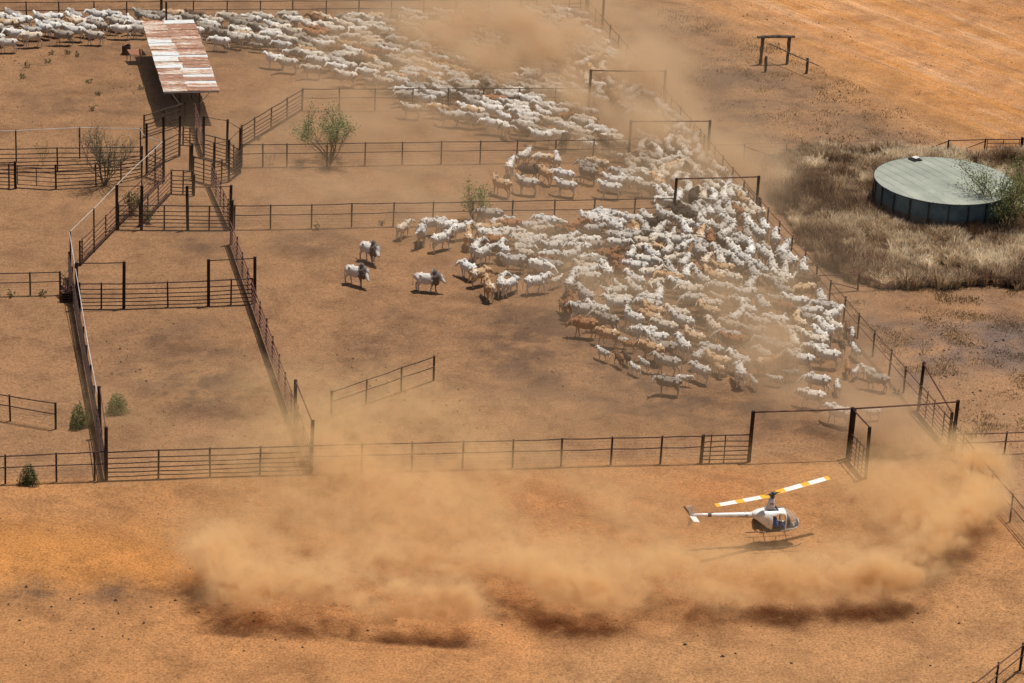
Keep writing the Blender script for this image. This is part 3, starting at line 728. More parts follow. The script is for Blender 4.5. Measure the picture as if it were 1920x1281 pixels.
    for i in range(n + 1): a = 2 * math.pi * i / n; P.append(c + Vector((math.cos(a) * Ro, math.sin(a) * Ro, H - .01)))
    mb.tube(P, .035, 6); part('eave_trim', mb, M['dark_metal'], root, smooth=True)
    hc = G(1716, 299, H + .1)
    mb = MB(); mb.box(hc + Vector((0, 0, -.02)), (.75, .75, .14), .5); hf = part('hatch', mb, M['black'], root)
    mb = MB(); mb.box(hc + Vector((.05, .1, .12)), (.5, .45, .04), .7); part('hatch_lid', mb, M['pvc'], hf)
tank()

# ------------------------------------------------------------------ dry grass around the tank
def blades(name, polys_px, count, hmin, hmax, label, colA, colB, seed, excl=None, clump=1.6, width=.03, thr=.3, greens=None):
    rs = np.random.RandomState(seed)
    xs_ = [p[0] for p in polys_px]; ys_ = [p[1] for p in polys_px]
    W_ = [G(x, y) for x, y in polys_px]
    x0, x1 = min(w.x for w in W_), max(w.x for w in W_); y0, y1 = min(w.y for w in W_), max(w.y for w in W_)
    n = int(count * 3.2); X = rs.uniform(x0, x1, n); Y = rs.uniform(y0, y1, n)
    px, py = project(X, Y)
    ragged = (vnoise(X, Y, 2.0, seed + 1, 3) - .5) * 26
    keep = in_poly(px + ragged, py + ragged * .5, polys_px)
    dens = vnoise(X, Y, clump, seed + 2, 3, .55)
    keep &= rs.rand(n) < np.clip((dens - thr) * 3.4, .02, 1)
    if excl is not None: keep &= np.hypot(X - excl[0], Y - excl[1]) > excl[2]
    X, Y, dens = X[keep][:count], Y[keep][:count], dens[keep][:count]; n = len(X)
    hh = rs.uniform(hmin, hmax, n) * np.clip(.35 + dens * 1.25, .4, 1.4) * (.55 + .9 * vnoise(X, Y, 5, seed + 5, 2))
    ang = rs.uniform(0, 2 * np.pi, n); lean = rs.uniform(.1, .75, n) * hh
    lx = np.cos(ang) * lean; ly = np.sin(ang) * lean
    wa = rs.uniform(0, 2 * np.pi, n); w = width * rs.uniform(.6, 1.4, n)
    wx = np.cos(wa) * w; wy = np.sin(wa) * w
    z0 = np.full(n, -.06)
    V = np.empty((n, 5, 3))
    V[:, 0] = np.stack([X - wx, Y - wy, z0], -1); V[:, 1] = np.stack([X + wx, Y + wy, z0], -1)
    V[:, 2] = np.stack([X + lx * .4 + wx * .7, Y + ly * .4 + wy * .7, hh * .6], -1); V[:, 3] = np.stack([X + lx * .4 - wx * .7, Y + ly * .4 - wy * .7, hh * .6], -1)
    V[:, 4] = np.stack([X + lx, Y + ly, hh], -1)
    b = np.arange(n) * 5
    me = bpy.data.meshes.new(name)
    me.vertices.add(n * 5); me.vertices.foreach_set('co', V.ravel().astype(np.float32))
    loops = np.concatenate([np.stack([b, b + 1, b + 2, b + 3], -1), np.stack([b + 3, b + 2, b + 4], -1)], 1).ravel()
    me.loops.add(len(loops)); me.loops.foreach_set('vertex_index', loops.astype(np.int32))
    me.polygons.add(n * 2); st = np.stack([np.arange(n) * 7, np.arange(n) * 7 + 4], -1).ravel(); me.polygons.foreach_set('loop_start', st.astype(np.int32))
    me.update(calc_edges=True)
    t = np.clip(vnoise(X, Y, 3.0, seed + 7, 3) * 1.6 - .3 + rs.uniform(-.25, .25, n), 0, 1)[:, None]
    colr = np.array(colA) * (1 - t) + np.array(colB) * t
    if greens is not None:
        g = (rs.rand(n) < greens[1] * np.clip((vnoise(X, Y, 2.2, seed + 9, 2) - .42) * 6, 0, 1))[:, None]; colr = np.where(g, np.array(greens[0]), colr)
    colr = colr * rs.uniform(.7, 1.3, (n, 1))
    ca = me.color_attributes.new('tintc', 'FLOAT_COLOR', 'POINT')
    cc = np.repeat(np.concatenate([colr, np.ones((n, 1))], 1), 5, 0); ca.data.foreach_set('color', cc.ravel().astype(np.float32))
    return me
def blade_mat(name, trans=.3):
    m, nt, b = mat(name)
    at = N(nt, 'ShaderNodeAttribute', attribute_name='tintc'); nt.links.new(at.outputs['Color'], b.inputs['Base Color'])
    b.inputs['Roughness'].default_value = .7; b.inputs['Specular IOR Level'].default_value = .2
    tr = N(nt, 'ShaderNodeBsdfTranslucent'); nt.links.new(at.outputs['Color'], tr.inputs[0])
    mx = N(nt, 'ShaderNodeMixShader'); mx.inputs[0].default_value = trans
    nt.links.new(b.outputs[0], mx.inputs[1]); nt.links.new(tr.outputs[0], mx.inputs[2]); nt.links.new(mx.outputs[0], nt.nodes['Material Output'].inputs[0])
    return m
M['blade'] = blade_mat('dry_grass_blades'); M['leaf'] = blade_mat('leaves', .35)
def tufts(name, poly, ncl, per, hmin, hmax, palette, seed, excl=None):
    rs = np.random.RandomState(seed); W_ = [G(x, y) for x, y in poly]
    x0, x1 = min(w.x for w in W_), max(w.x for w in W_); y0, y1 = min(w.y for w in W_), max(w.y for w in W_)
    n = ncl * 5; X = rs.uniform(x0, x1, n); Y = rs.uniform(y0, y1, n); px, py = project(X, Y)
    rg = (vnoise(X, Y, 2.5, seed + 1, 3) - .5)
    keep = in_poly(px + rg * 60, py + rg * 26, poly)
    keep |= in_poly(px + rg * 190, py + rg * 70, poly) & (rs.rand(n) < .18)
    d = vnoise(X, Y, 2.6, seed + 2, 3, .6); keep &= rs.rand(n) < np.clip((d - .30) * 4.5, .05, 1)
    if excl is not None: keep &= np.hypot(X - excl[0], Y - excl[1]) > excl[2]
    X, Y, d = X[keep][:ncl], Y[keep][:ncl], d[keep][:ncl]; nc = len(X)
    big = vnoise(X, Y, 4.0, seed + 4, 2)
    H_ = rs.uniform(hmin, hmax, nc) * (.45 + 1.1 * np.clip(big, .1, .9)); pal = np.array(palette); pi = np.clip((vnoise(X, Y, 3.0, seed + 6, 4, .65) * 2.1 - .52 + rs.uniform(-.26, .26, nc)) * (len(pal) - 1), 0, len(pal) - 1.001)
    k0 = pi.astype(int); f = (pi - k0)[:, None]; ccl = pal[k0] * (1 - f) + pal[k0 + 1] * f
    ccl = ccl * rs.uniform(.75, 1.25, (nc, 1))
    ci = np.repeat(np.arange(nc), per); n = len(ci)
    a = rs.uniform(0, 2 * np.pi, n); rad = np.sqrt(rs.rand(n)) * .20; out = rs.uniform(.15, .95, n) * H_[ci] * .75; h = H_[ci] * rs.uniform(.55, 1.1, n) * (1 - .35 * (out / (H_[ci] + 1e-6)) ** 2)
    bx0 = X[ci] + np.cos(a) * rad; by0 = Y[ci] + np.sin(a) * rad; lx = np.cos(a) * out; ly = np.sin(a) * out
    wa = a + np.pi / 2 + rs.uniform(-.7, .7, n); w = rs.uniform(.012, .030, n); wx, wy = np.cos(wa) * w, np.sin(wa) * w
    V = np.empty((n, 5, 3)); z0 = np.full(n, -.06)
    V[:, 0] = np.stack([bx0 - wx, by0 - wy, z0], -1); V[:, 1] = np.stack([bx0 + wx, by0 + wy, z0], -1)
    V[:, 2] = np.stack([bx0 + lx * .35 + wx, by0 + ly * .35 + wy, h * .65], -1); V[:, 3] = np.stack([bx0 + lx * .35 - wx, by0 + ly * .35 - wy, h * .65], -1)
    V[:, 4] = np.stack([bx0 + lx, by0 + ly, h], -1); b = np.arange(n) * 5
    me = bpy.data.meshes.new(name); me.vertices.add(n * 5); me.vertices.foreach_set('co', V.ravel().astype(np.float32))
    loops = np.concatenate([np.stack([b, b + 1, b + 2, b + 3], -1), np.stack([b + 3, b + 2, b + 4], -1)], 1).ravel()
    me.loops.add(len(loops)); me.loops.foreach_set('vertex_index', loops.astype(np.int32))
    me.polygons.add(n * 2); st = np.stack([np.arange(n) * 7, np.arange(n) * 7 + 4], -1).ravel(); me.polygons.foreach_set('loop_start', st.astype(np.int32)); me.update(calc_edges=True)
    col = ccl[ci] * rs.uniform(.7, 1.3, (n, 1)); ca = me.color_attributes.new('tintc', 'FLOAT_COLOR', 'POINT')
    ca.data.foreach_set('color', np.repeat(np.concatenate([col, np.ones((n, 1))], 1), 5, 0).ravel().astype(np.float32))
    return me
tc_ = G(1771, 338.5, 2.25)
me = tufts('dry_grass', GRASS, 6400, 40, .45, 1.05, [(0.11, 0.060, 0.036), (0.22, 0.125, 0.070), (0.36, 0.23, 0.135), (0.54, 0.385, 0.235), (0.78, 0.60, 0.39), (0.95, 0.78, 0.55)], 5, (tc_.x, tc_.y, 5.15))
tag(new_obj('dry_grass', me, M['blade']), 'tall dry straw coloured grass around the water tank', None, None, 'stuff')
me = blades('sparse_grass', [(1560, 545), (1960, 545), (1960, 850), (1810, 830), (1640, 640)], 16000, .05, .14, '', (0.25, 0.16, 0.08), (0.45, 0.32, 0.17), 15, thr=.42, width=.02)
tag(new_obj('short_grass', me, M['blade']), 'thin short dead grass on the dirt right of the long fence', None, None, 'stuff')
me = blades('sparse_grass', [(1230, 10), (1420, 60), (1780, 250), (1700, 290), (1420, 300), (1270, 160)], 14000, .05, .16, '', (0.22, 0.14, 0.07), (0.42, 0.30, 0.16), 25, thr=.45, width=.02)
tag(new_obj('short_grass', me, M['blade']), 'thin short dead grass between the timber frame and the road', None, None, 'stuff')

# ------------------------------------------------------------------ shrubs and trees
def plant(name, label, base, height, spread, nstem, nleaf, leafc, leafc2, leaf=.06, seed=1, bare=.0, stemr=.035, low=0.15, twig=3, cat='shrub', group=None, cone=False):
    rs = random.Random(seed); c = G(*base); c.z = -0.02
    root = thing(name, label, cat, c, group)
    tips = []; tb = MB()
    def branch(p, d, L, r, depth):
        pts = [p]; q = p
        for k in range(3):
            d = (d + Vector((rs.uniform(-.28, .28), rs.uniform(-.28, .28), rs.uniform(-.08, .22)))).normalized()
            q = q + d * L / 3; pts.append(q)
            if q.z > low * height: tips.append((q, depth))
        tb.tube(pts, [r, r * .8, r * .62, r * .45], 5, cap=False)
        if depth > 0:
            for _ in range(twig):
                dd = (d + Vector((rs.uniform(-.9, .9), rs.uniform(-.9, .9), rs.uniform(-.2, .6)))).normalized()
                branch(pts[rs.choice((1, 2, 3))], dd, L * rs.uniform(.5, .75), r * .5, depth - 1)
    for k in range(nstem):
        a = 2 * math.pi * (k + rs.random() * .7) / nstem
        d = Vector((math.cos(a) * spread / height, math.sin(a) * spread / height, rs.uniform(.8, 1.1))).normalized()
        branch(c + Vector((math.cos(a) * .06, math.sin(a) * .06, 0)), d, height * rs.uniform(.42, .6), stemr, 2)
    part('trunk', tb, M['bark'], root)
    if nleaf:
        n = nleaf; V = []; F = []; C = []
        zmax = max(t[0].z for t in tips)
        for i in range(n):
            p, dp = rs.choice(tips)
            if cone:
                a = rs.uniform(0, 6.28); z = height * (1 - rs.random() ** .55) ; rr_ = spread * math.sqrt(max(.02, 1 - (z / height) ** 1.5)) * 1.05 * math.sqrt(rs.random()) * (1 + .25 * math.sin(a * 3 + seed))
                p = c + Vector((math.cos(a) * rr_, math.sin(a) * rr_, z * (1 + .12 * math.sin(a * 5)) + .03))
            else:
                p = p + Vector((rs.gauss(0, .10), rs.gauss(0, .10), rs.gauss(0, .09))) * height / 2.2
            if p.z < .03: p.z = .03 + rs.random() * .05
            ax = Vector((rs.gauss(0, 1), rs.gauss(0, 1), rs.gauss(0, .6))).normalized(); s2 = ax.cross(Vector((rs.gauss(0, 1), rs.gauss(0, 1), rs.gauss(0, 1)))).normalized()
            l = leaf * rs.uniform(.6, 1.4); w = l * .38; b = len(V)
            V += [p, p + ax * l * .5 + s2 * w, p + ax * l, p + ax * l * .5 - s2 * w]; F.append((b, b + 1, b + 2, b + 3))
            t = rs.random(); g = rs.uniform(.75, 1.25); cc = [(leafc[q] * (1 - t) + leafc2[q] * t) * g for q in range(3)] + [1]
            C += cc * 4
        me = bpy.data.meshes.new('crown'); off = root.location
        me.from_pydata([tuple(v - off) for v in V], [], F)
        ca = me.color_attributes.new('tintc', 'FLOAT_COLOR', 'POINT'); ca.data.foreach_set('color', C)
        new_obj('crown', me, M['leaf'], root)
    return root
M['bark'] = simple('grey_brown_bark', (0.07, 0.05, 0.04), (0.20, 0.15, 0.11), 8, .9)
GR1, GR2 = (0.13, 0.17, 0.045), (0.32, 0.34, 0.12)
plant('small_tree', 'multi stemmed green tree standing behind the second cross fence', (620, 303), 4.5, 2.7, 9, 5200, (0.17, 0.19, 0.075), (0.38, 0.39, 0.18), .095, 3, stemr=.05, low=.40, cat='tree')
plant('slender_bush', 'slender green bush at the third cross fence beside the herd', (890, 417), 3.2, 1.6, 9, 1300, (0.13, 0.16, 0.045), (0.34, 0.35, 0.13), .11, 8, stemr=.025, low=.15, cat='bush')
plant('bare_shrub', 'nearly leafless shrub in the far left yard fence', (196, 347), 4.8, 2.2, 9, 3000, (0.13, 0.135, 0.075), (0.26, 0.26, 0.15), .07, 12, stemr=.045, low=.3, twig=5)
plant('tank_tree', 'thin branched green tree in front of the water tank at the right edge', (1883, 432), 6.0, 3.2, 8, 6500, (0.12, 0.15, 0.04), (0.28, 0.29, 0.11), .11, 15, stemr=.07, low=.10, twig=4, cat='tree')
plant('round_shrub', 'round green shrub left of the long left pen fence', (149, 799), 1.45, .62, 5, 2600, (0.07, 0.105, 0.03), (0.17, 0.21, 0.07), .07, 20, stemr=.02, low=.05, cone=True)
plant('round_shrub', 'paler green shrub inside the left pen near its fence', (219, 773), 1.2, .66, 5, 2400, (0.12, 0.15, 0.05), (0.28, 0.30, 0.12), .07, 21, stemr=.02, low=.05, cone=True)
plant('round_shrub', 'dark green shrub in front of the lower left fence', (54, 906), 1.15, .56, 5, 2400, (0.04, 0.065, 0.02), (0.12, 0.15, 0.05), .06, 22, stemr=.02, low=.05, cone=True)
plant('leafy_plant', 'taller leafy plant inside the drafting race', (249, 402), 2.0, .6, 6, 500, (0.06, 0.10, 0.025), (0.14, 0.19, 0.05), .11, 31, stemr=.02, low=.1, cat='plant')
plant('leafy_plant', 'smaller leafy plant at the top cross fence of the left pen', (277, 418), 1.3, .35, 5, 260, (0.05, 0.09, 0.02), (0.12, 0.16, 0.04), .11, 32, stemr=.02, low=.1, cat='plant')
plant('sapling', 'thin sapling behind the far left yard fence', (81, 310), 2.0, .35, 3, 180, (0.1, 0.14, 0.04), (0.2, 0.24, 0.07), .07, 33, stemr=.015, low=.4, cat='plant')
plant('sapling', 'tiny sapling in front of the second cross fence near the yard', (507, 309), 1.0, .25, 3, 90, (0.1, 0.14, 0.04), (0.2, 0.22, 0.07), .07, 34, stemr=.012, low=.3, cat='plant')
plant('dead_stick_bush', 'small grey dead stick bush on the dirt right of the long fence', (1732, 664), 1.2, .9, 6, 0, GR1, GR2, .05, 35, stemr=.012, twig=3, cat='plant')
plant('dead_stick_bush', 'tiny dead stick bush on the orange road at the top right', (1721, 178), .7, .5, 4, 0, GR1, GR2, .05, 36, stemr=.012, twig=3, cat='plant')
WD = [(96, 101, 'leftmost of the three weeds in front of the walking cattle'), (127, 101, 'middle of the three weeds in front of the walking cattle'), (145, 106, 'rightmost of the three weeds in front of the walking cattle'),
      (90, 117, 'small weed below the three weeds in the far left yard'), (42, 147, 'dark weed at the left edge of the far left yard'), (52, 126, 'pale weed above the dark weed in the far left yard'), (184, 178, 'upright weed halfway down the far left yard'),
      (167, 155, 'low green weed above the upright weed'), (266, 166, 'bright green weed beside the shed shadow'), (174, 207, 'weed nearest to the bare shrub'), (20, 556, 'dry weed on the left edge fence line'), (79, 555, 'green weed on the left edge fence line'),
      (594, 430, 'small weed under the third cross fence'), (715, 421, 'weed at the foot of the third cross fence near the cattle'), (485, 262, 'weed at the foot of the diagonal yard fence'), (1680, 800 - 60, 'low dead weed beside the long right fence')]
for i, (x, y, lb) in enumerate(WD):
    plant('weed', lb, (x, y), R.uniform(.35, .6), .35, 5, 70, (0.07, 0.09, 0.03), (0.17, 0.19, 0.07), .10, 50 + i, stemr=.01, low=.05, twig=1, cat='weed', group='weeds in the yards')

# clods, dung and stones scattered on the dirt
def scatter(name, label, polys, count, r0, r1, m, seed):
    rs = np.random.RandomState(seed); mb = MB(); k = 0; tries = 0
    while k < count and tries < count * 30:
        tries += 1
        poly = polys[rs.randint(len(polys))]
        x = rs.uniform(min(p[0] for p in poly), max(p[0] for p in poly)); y = rs.uniform(min(p[1] for p in poly), max(p[1] for p in poly))
        if not in_poly(np.array([x]), np.array([y]), poly)[0]: continue
        p = G(x, y); 
        if vnoise(np.array([p.x]), np.array([p.y]), 5.0, seed + 3, 2)[0] < .46: continue
        r = r0 + (r1 - r0) * rs.rand() ** 3; a0 = rs.uniform(0, 6)
        V = [p + Vector((0, 0, r * rs.uniform(.35, .7)))]
        for q in range(6):
            a = a0 + q * math.pi / 3; rr_ = r * rs.uniform(.7, 1.3); V.append(p + Vector((math.cos(a) * rr_, math.sin(a) * rr_ * .8, -.05)))
        mb.add(V, [(0, 1 + q, 1 + (q + 1) % 6) for q in range(6)]); k += 1
    o = new_obj(name, mb.mesh(name, smooth=False), m); tag(o, label, kind='stuff')
M['clod'] = simple('dung_clod', (0.035, 0.022, 0.015), (0.09, 0.055, 0.035), 3, .95)
scatter('large_dung_clods', 'larger dark dung pats on the foreground dirt', [[(0, 960), (350, 1120), (900, 1215), (1700, 1150), (1910, 1060), (1910, 1275), (0, 1275)]], 20, .09, .20, M['clod'], 41)
M['stone'] = simple('pale_stone', (0.38, 0.25, 0.15), (0.55, 0.42, 0.30), 3, .9)
YARD = [(0, 905), (1900, 1280), (0, 1280)]
scatter('dung_clods', 'small dark dung clods on the dirt', [[(0, 920), (1500, 1080), (1900, 1000), (1900, 1275), (0, 1275)], [(600, 440), (900, 560), (1100, 760), (620, 860)], [(150, 590), (430, 590), (560, 850), (210, 850)], [(0, 100), (260, 110), (290, 230), (0, 240)]], 420, .03, .11, M['clod'], 3)
scatter('road_clods', 'dark clods and stones beside the dirt road', [[(1300, 0), (1920, 0), (1920, 240), (1700, 140)], [(1300, 60), (1700, 170), (1760, 270), (1350, 260)], [(1640, 560), (1920, 560), (1920, 830), (1820, 820)]], 520, .04, .13, M['clod'], 9)
scatter('pale_stones', 'small pale stones on the dirt', [[(0, 920), (1500, 1080), (1900, 1000), (1900, 1275), (0, 1275)], [(1640, 560), (1920, 560), (1920, 830), (1820, 820)], [(1300, 60), (1700, 170), (1760, 270), (1350, 260)]], 260, .02, .06, M['stone'], 13)

# ------------------------------------------------------------------ organic bodies: union of tapered shapes -> one continuous skin
def ico(subdiv=2):
    bm = bmesh.new(); bmesh.ops.create_icosphere(bm, subdivisions=subdiv, radius=1.0)
    V = np.array([v.co[:] for v in bm.verts]); F = [[v.index for v in f.verts] for f in bm.faces]; bm.free(); return V, F
ICO_V, ICO_F = ico(2)
def body_mesh(name, prims, voxel, faces, mats, smooth_it=1, classify=None):
    """prims: ('e', centre, radii, euler) ellipsoid or ('c', p0, r0, p1, r1) tapered capsule"""
    V = []; F = []
    def add(vs_, fs):
        b = len(V); V.extend(vs_); F.extend([[b + i for i in f] for f in fs])
    for p in prims:
        if p[0] == 'e':
            c, r = Vector(p[1]), p[2]; Rm = (Matrix.Rotation(p[3][2], 3, 'Z') @ Matrix.Rotation(p[3][1], 3, 'Y') @ Matrix.Rotation(p[3][0], 3, 'X')) if len(p) > 3 else Matrix.Identity(3)
            add([tuple(Rm @ Vector((v[0] * r[0], v[1] * r[1], v[2] * r[2])) + c) for v in ICO_V], ICO_F)
        else:
            a, ra, b, rb = Vector(p[1]), p[2], Vector(p[3]), p[4]
            L = (b - a).length; k = max(2, int(L / (min(ra, rb) * .5)) + 1)
            k = min(k, 14)
            mb = MB(); ax = (b - a).normalized()
            mb.tube([a.lerp(b, i / k) for i in range(k + 1)], [ra + (rb - ra) * i / k for i in range(k + 1)], 10)
            add(mb.v, mb.f)
            for q, r in ((a, ra), (b, rb)): add([tuple(Vector(v) * r + q) for v in ICO_V], ICO_F)
    me = bpy.data.meshes.new('tmp'); me.from_pydata(V, [], F); me.update()
    o = bpy.data.objects.new('tmp', me); COL.objects.link(o)
    rm = o.modifiers.new('r', 'REMESH'); rm.mode = 'VOXEL'; rm.voxel_size = voxel; rm.use_smooth_shade = True
    sm = o.modifiers.new('s', 'SMOOTH'); sm.factor = .5; sm.iterations = smooth_it
    tri = o.modifiers.new('t', 'TRIANGULATE')
    dg = bpy.context.evaluated_depsgraph_get(); dg.update()
    nfull = len(o.evaluated_get(dg).to_mesh().polygons)
    dc = o.modifiers.new('d', 'DECIMATE'); dc.ratio = min(1.0, faces / max(nfull, 1))
    dg = bpy.context.evaluated_depsgraph_get(); dg.update()
    out = bpy.data.meshes.new_from_object(o.evaluated_get(dg)); out.name = name
    bpy.data.objects.remove(o); bpy.data.meshes.remove(me)
    out.materials.clear()
    for m in mats: out.materials.append(m)
    if classify:
        idx = [classify(p.center) for p in out.polygons]; out.polygons.foreach_set('material_index', idx)
    out.polygons.foreach_set('use_smooth', [True] * len(out.polygons))
    return out

def cow_prims(kind='cow', ph=0, turn=0.0, nod=0.0, bend=0.0, tailsw=0.0):
    """facing +X, feet at z=0. ph walking phase, turn head yaw, nod head drop (metres at the muzzle)"""
    P = []
    bull = kind == 'bull'; calf = kind == 'calf'
    fat = 1.14 if bull else (0.86 if calf else 1.0)
    P += [('e', (0.0, 0, .93), (.70, .27 * fat, .35 * fat)), ('e', (.46, 0, .95), (.36, .235 * fat, .37 * fat)), ('e', (-.58, 0, 1.01), (.38, .255 * fat, .29)),
          ('e', (-.05, 0, .78), (.50, .25 * fat, .20 * fat)), ('c', (-.80, 0, 1.24), .055, (.35, 0, 1.245), .07),
          ('e', (-.46, .215, 1.22), (.10, .06, .075)), ('e', (-.46, -.215, 1.22), (.10, .06, .075)), ('e', (-.12, 0, 1.06), (.20, .20, .19)), ('e', (-.88, .10, 1.12), (.07, .05, .06)), ('e', (-.88, -.10, 1.12), (.07, .05, .06)),
          ('e', (.42, .16, 1.12), (.10, .07, .20)), ('e', (.42, -.16, 1.12), (.10, .07, .20))]
    if bull: P += [('e', (.50, 0, 1.42), (.27, .15, .26), (0, .25, 0)), ('e', (.80, 0, 1.15), (.36, .22, .33)), ('e', (.72, 0, .80), (.22, .07, .30)), ('e', (-.15, 0, .62), (.14, .05, .13))]
    elif not calf: P += [('e', (.42, 0, 1.33), (.19, .09, .13), (0, .2, 0)), ('e', (.74, 0, .90), (.17, .045, .24))]
    # neck and head chain
    nb = Vector((.62, 0, 1.10)); hd = Vector((1.0, math.sin(turn) * .27, (1.14 if bull else 1.32) - nod * .7))
    fwd = Vector((math.cos(turn * 1.25), math.sin(turn * 1.25), 0)); rt = Vector((-fwd.y, fwd.x, 0))
    mz = hd + fwd * .33 + Vector((0, 0, -.25 - nod * .35)); hk = 1.35 if bull else 1.05
    P += [('c', nb, .235 * fat, nb.lerp(hd, .55) + Vector((0, 0, -.02)), .155 * fat), ('c', nb.lerp(hd, .5), .155 * fat, hd, .11 * fat), ('c', nb + Vector((.02, 0, -.12)), .13 * fat, hd + Vector((0, 0, -.09)), .07),
          ('c', hd, .115 * hk, hd.lerp(mz, .55), .092 * hk), ('c', hd.lerp(mz, .5), .09 * hk, mz, .066 * hk), ('e', mz, (.075 * hk, .068 * hk, .058 * hk))]
    for s in (1, -1):
        e = hd + rt * s * .22 + Vector((0, 0, -.02)) - fwd * .04
        P.append(('c', hd + rt * s * .08, .035, e, .045)); P.append(('c', e, .046, e + rt * s * .11 + Vector((0, 0, -.13)), .024))
    # legs
    sw = [.17, -.15, -.13, .16] if ph == 1 else [-.15, .16, .17, -.13] if ph == 2 else [.05, -.04, -.05, .06] if ph == 3 else [0, .02, 0, -.03]
    t = 1.25 if bull else (.9 if calf else 1.0)
    for (s, dx) in ((1, sw[0]), (-1, sw[1])):
        y = s * .165; lift = .06 if dx < -.1 else 0
        P += [('c', (.46, y, .86), .125 * t, (.47 + dx * .35, y, .62), .075 * t), ('c', (.47 + dx * .35, y, .62), .072 * t, (.48 + dx * .75, y, .42), .052 * t),
              ('c', (.48 + dx * .75, y, .42), .05 * t, (.46 + dx, y, .12 + lift), .036 * t), ('c', (.46 + dx, y, .12 + lift), .042 * t, (.49 + dx, y, .035 + lift), .052 * t)]
    for (s, dx) in ((1, sw[2]), (-1, sw[3])):
        y = s * .165; lift = .05 if dx < -.1 else 0
        P += [('c', (-.62, y, 1.0), .165 * t, (-.52 + dx * .3, y, .72), .115 * t), ('c', (-.52 + dx * .3, y, .72), .105 * t, (-.74 + dx * .7, y, .46), .056 * t),
              ('c', (-.74 + dx * .7, y, .46), .052 * t, (-.70 + dx, y, .13 + lift), .038 * t), ('c', (-.70 + dx, y, .13 + lift), .044 * t, (-.66 + dx, y, .035 + lift), .054 * t)]
    P += [('c', (-.93, 0, 1.14), .045, (-1.03, tailsw * .3, .85), .028), ('c', (-1.03, tailsw * .3, .85), .026, (-1.04, tailsw, .52), .024), ('c', (-1.04, tailsw, .52), .034, (-1.03, tailsw * 1.1, .36), .03)]
    if abs(bend) > 0:
        def B(p):
            x, y, z = p; return (x, y + bend * (x * x - .2) * (1 if x > 0 else .6), z)
        P = [(q[0], B(q[1])) + tuple(q[2:]) if q[0] == 'e' else (q[0], B(q[1]), q[2], B(q[3]), q[4]) for q in P]
    return P, hd, rt, fwd

VAR = []
for kind, ph, turn, nod, bend, ts in (('cow', 1, 0, .0, 0, 0), ('cow', 2, .35, .12, .06, .05), ('cow', 3, -.4, -.05, -.08, -.06), ('cow', 1, -.25, .25, -.05, .08), ('cow', 2, 0, -.12, 0, .0), ('cow', 0, .9, -.02, .12, .04), ('cow', 3, -.95, .0, -.12, -.04), ('cow', 2, .15, .38, .03, .1)):
    P, hd, rt, fwd = cow_prims(kind, ph, turn, nod, bend, ts)
    me = body_mesh('cow_body', P, .030, 2600, [M['pale']])
    lo = body_mesh('cow_body_far', P, .045, 750, [M['pale']], smooth_it=2)
    VAR.append((me, lo, hd, rt, fwd))
CALF = []
for ph, turn, nod in ((1, .2, 0), (2, -.4, .05), (3, .1, -.05)):
    P, hd, rt, fwd = cow_prims('calf', ph, turn, nod, 0, 0); CALF.append(body_mesh('calf_body', P, .036, 1800, [M['pale']]))
BULL = []
for ph, turn, nod in ((1, .0, .10), (2, -.35, .22), (2, -.2, .12)):
    P, hd, rt, fwd = cow_prims('bull', ph, turn, nod, 0, 0); BULL.append((body_mesh('bull_body', P, .030, 3200, [M['bull']]), hd, rt, fwd))
def horn_mesh(hd, rt, fwd, s, L=1.0):
    mb = MB(); b = hd + rt * s * .07 + Vector((0, 0, .08))
    mb.tube([b, b + rt * s * .12 * L + Vector((0, 0, .04)) , b + rt * s * .20 * L + Vector((0, 0, .14)) - fwd * .02, b + rt * s * .21 * L + Vector((0, 0, .24)) - fwd * .05], [.028, .024, .016, .006], 6)
    return mb.mesh('horn', smooth=True)
HORN = [[horn_mesh(v[2], v[3], v[4], s, 1.25) for s in (1, -1)] for v in VAR]
BHORN = [[horn_mesh(v[1], v[2], v[3], s, .8) for s in (1, -1)] for v in BULL]
for hs_ in HORN + BHORN:
    for h_ in hs_: h_.materials.append(M['horn'])

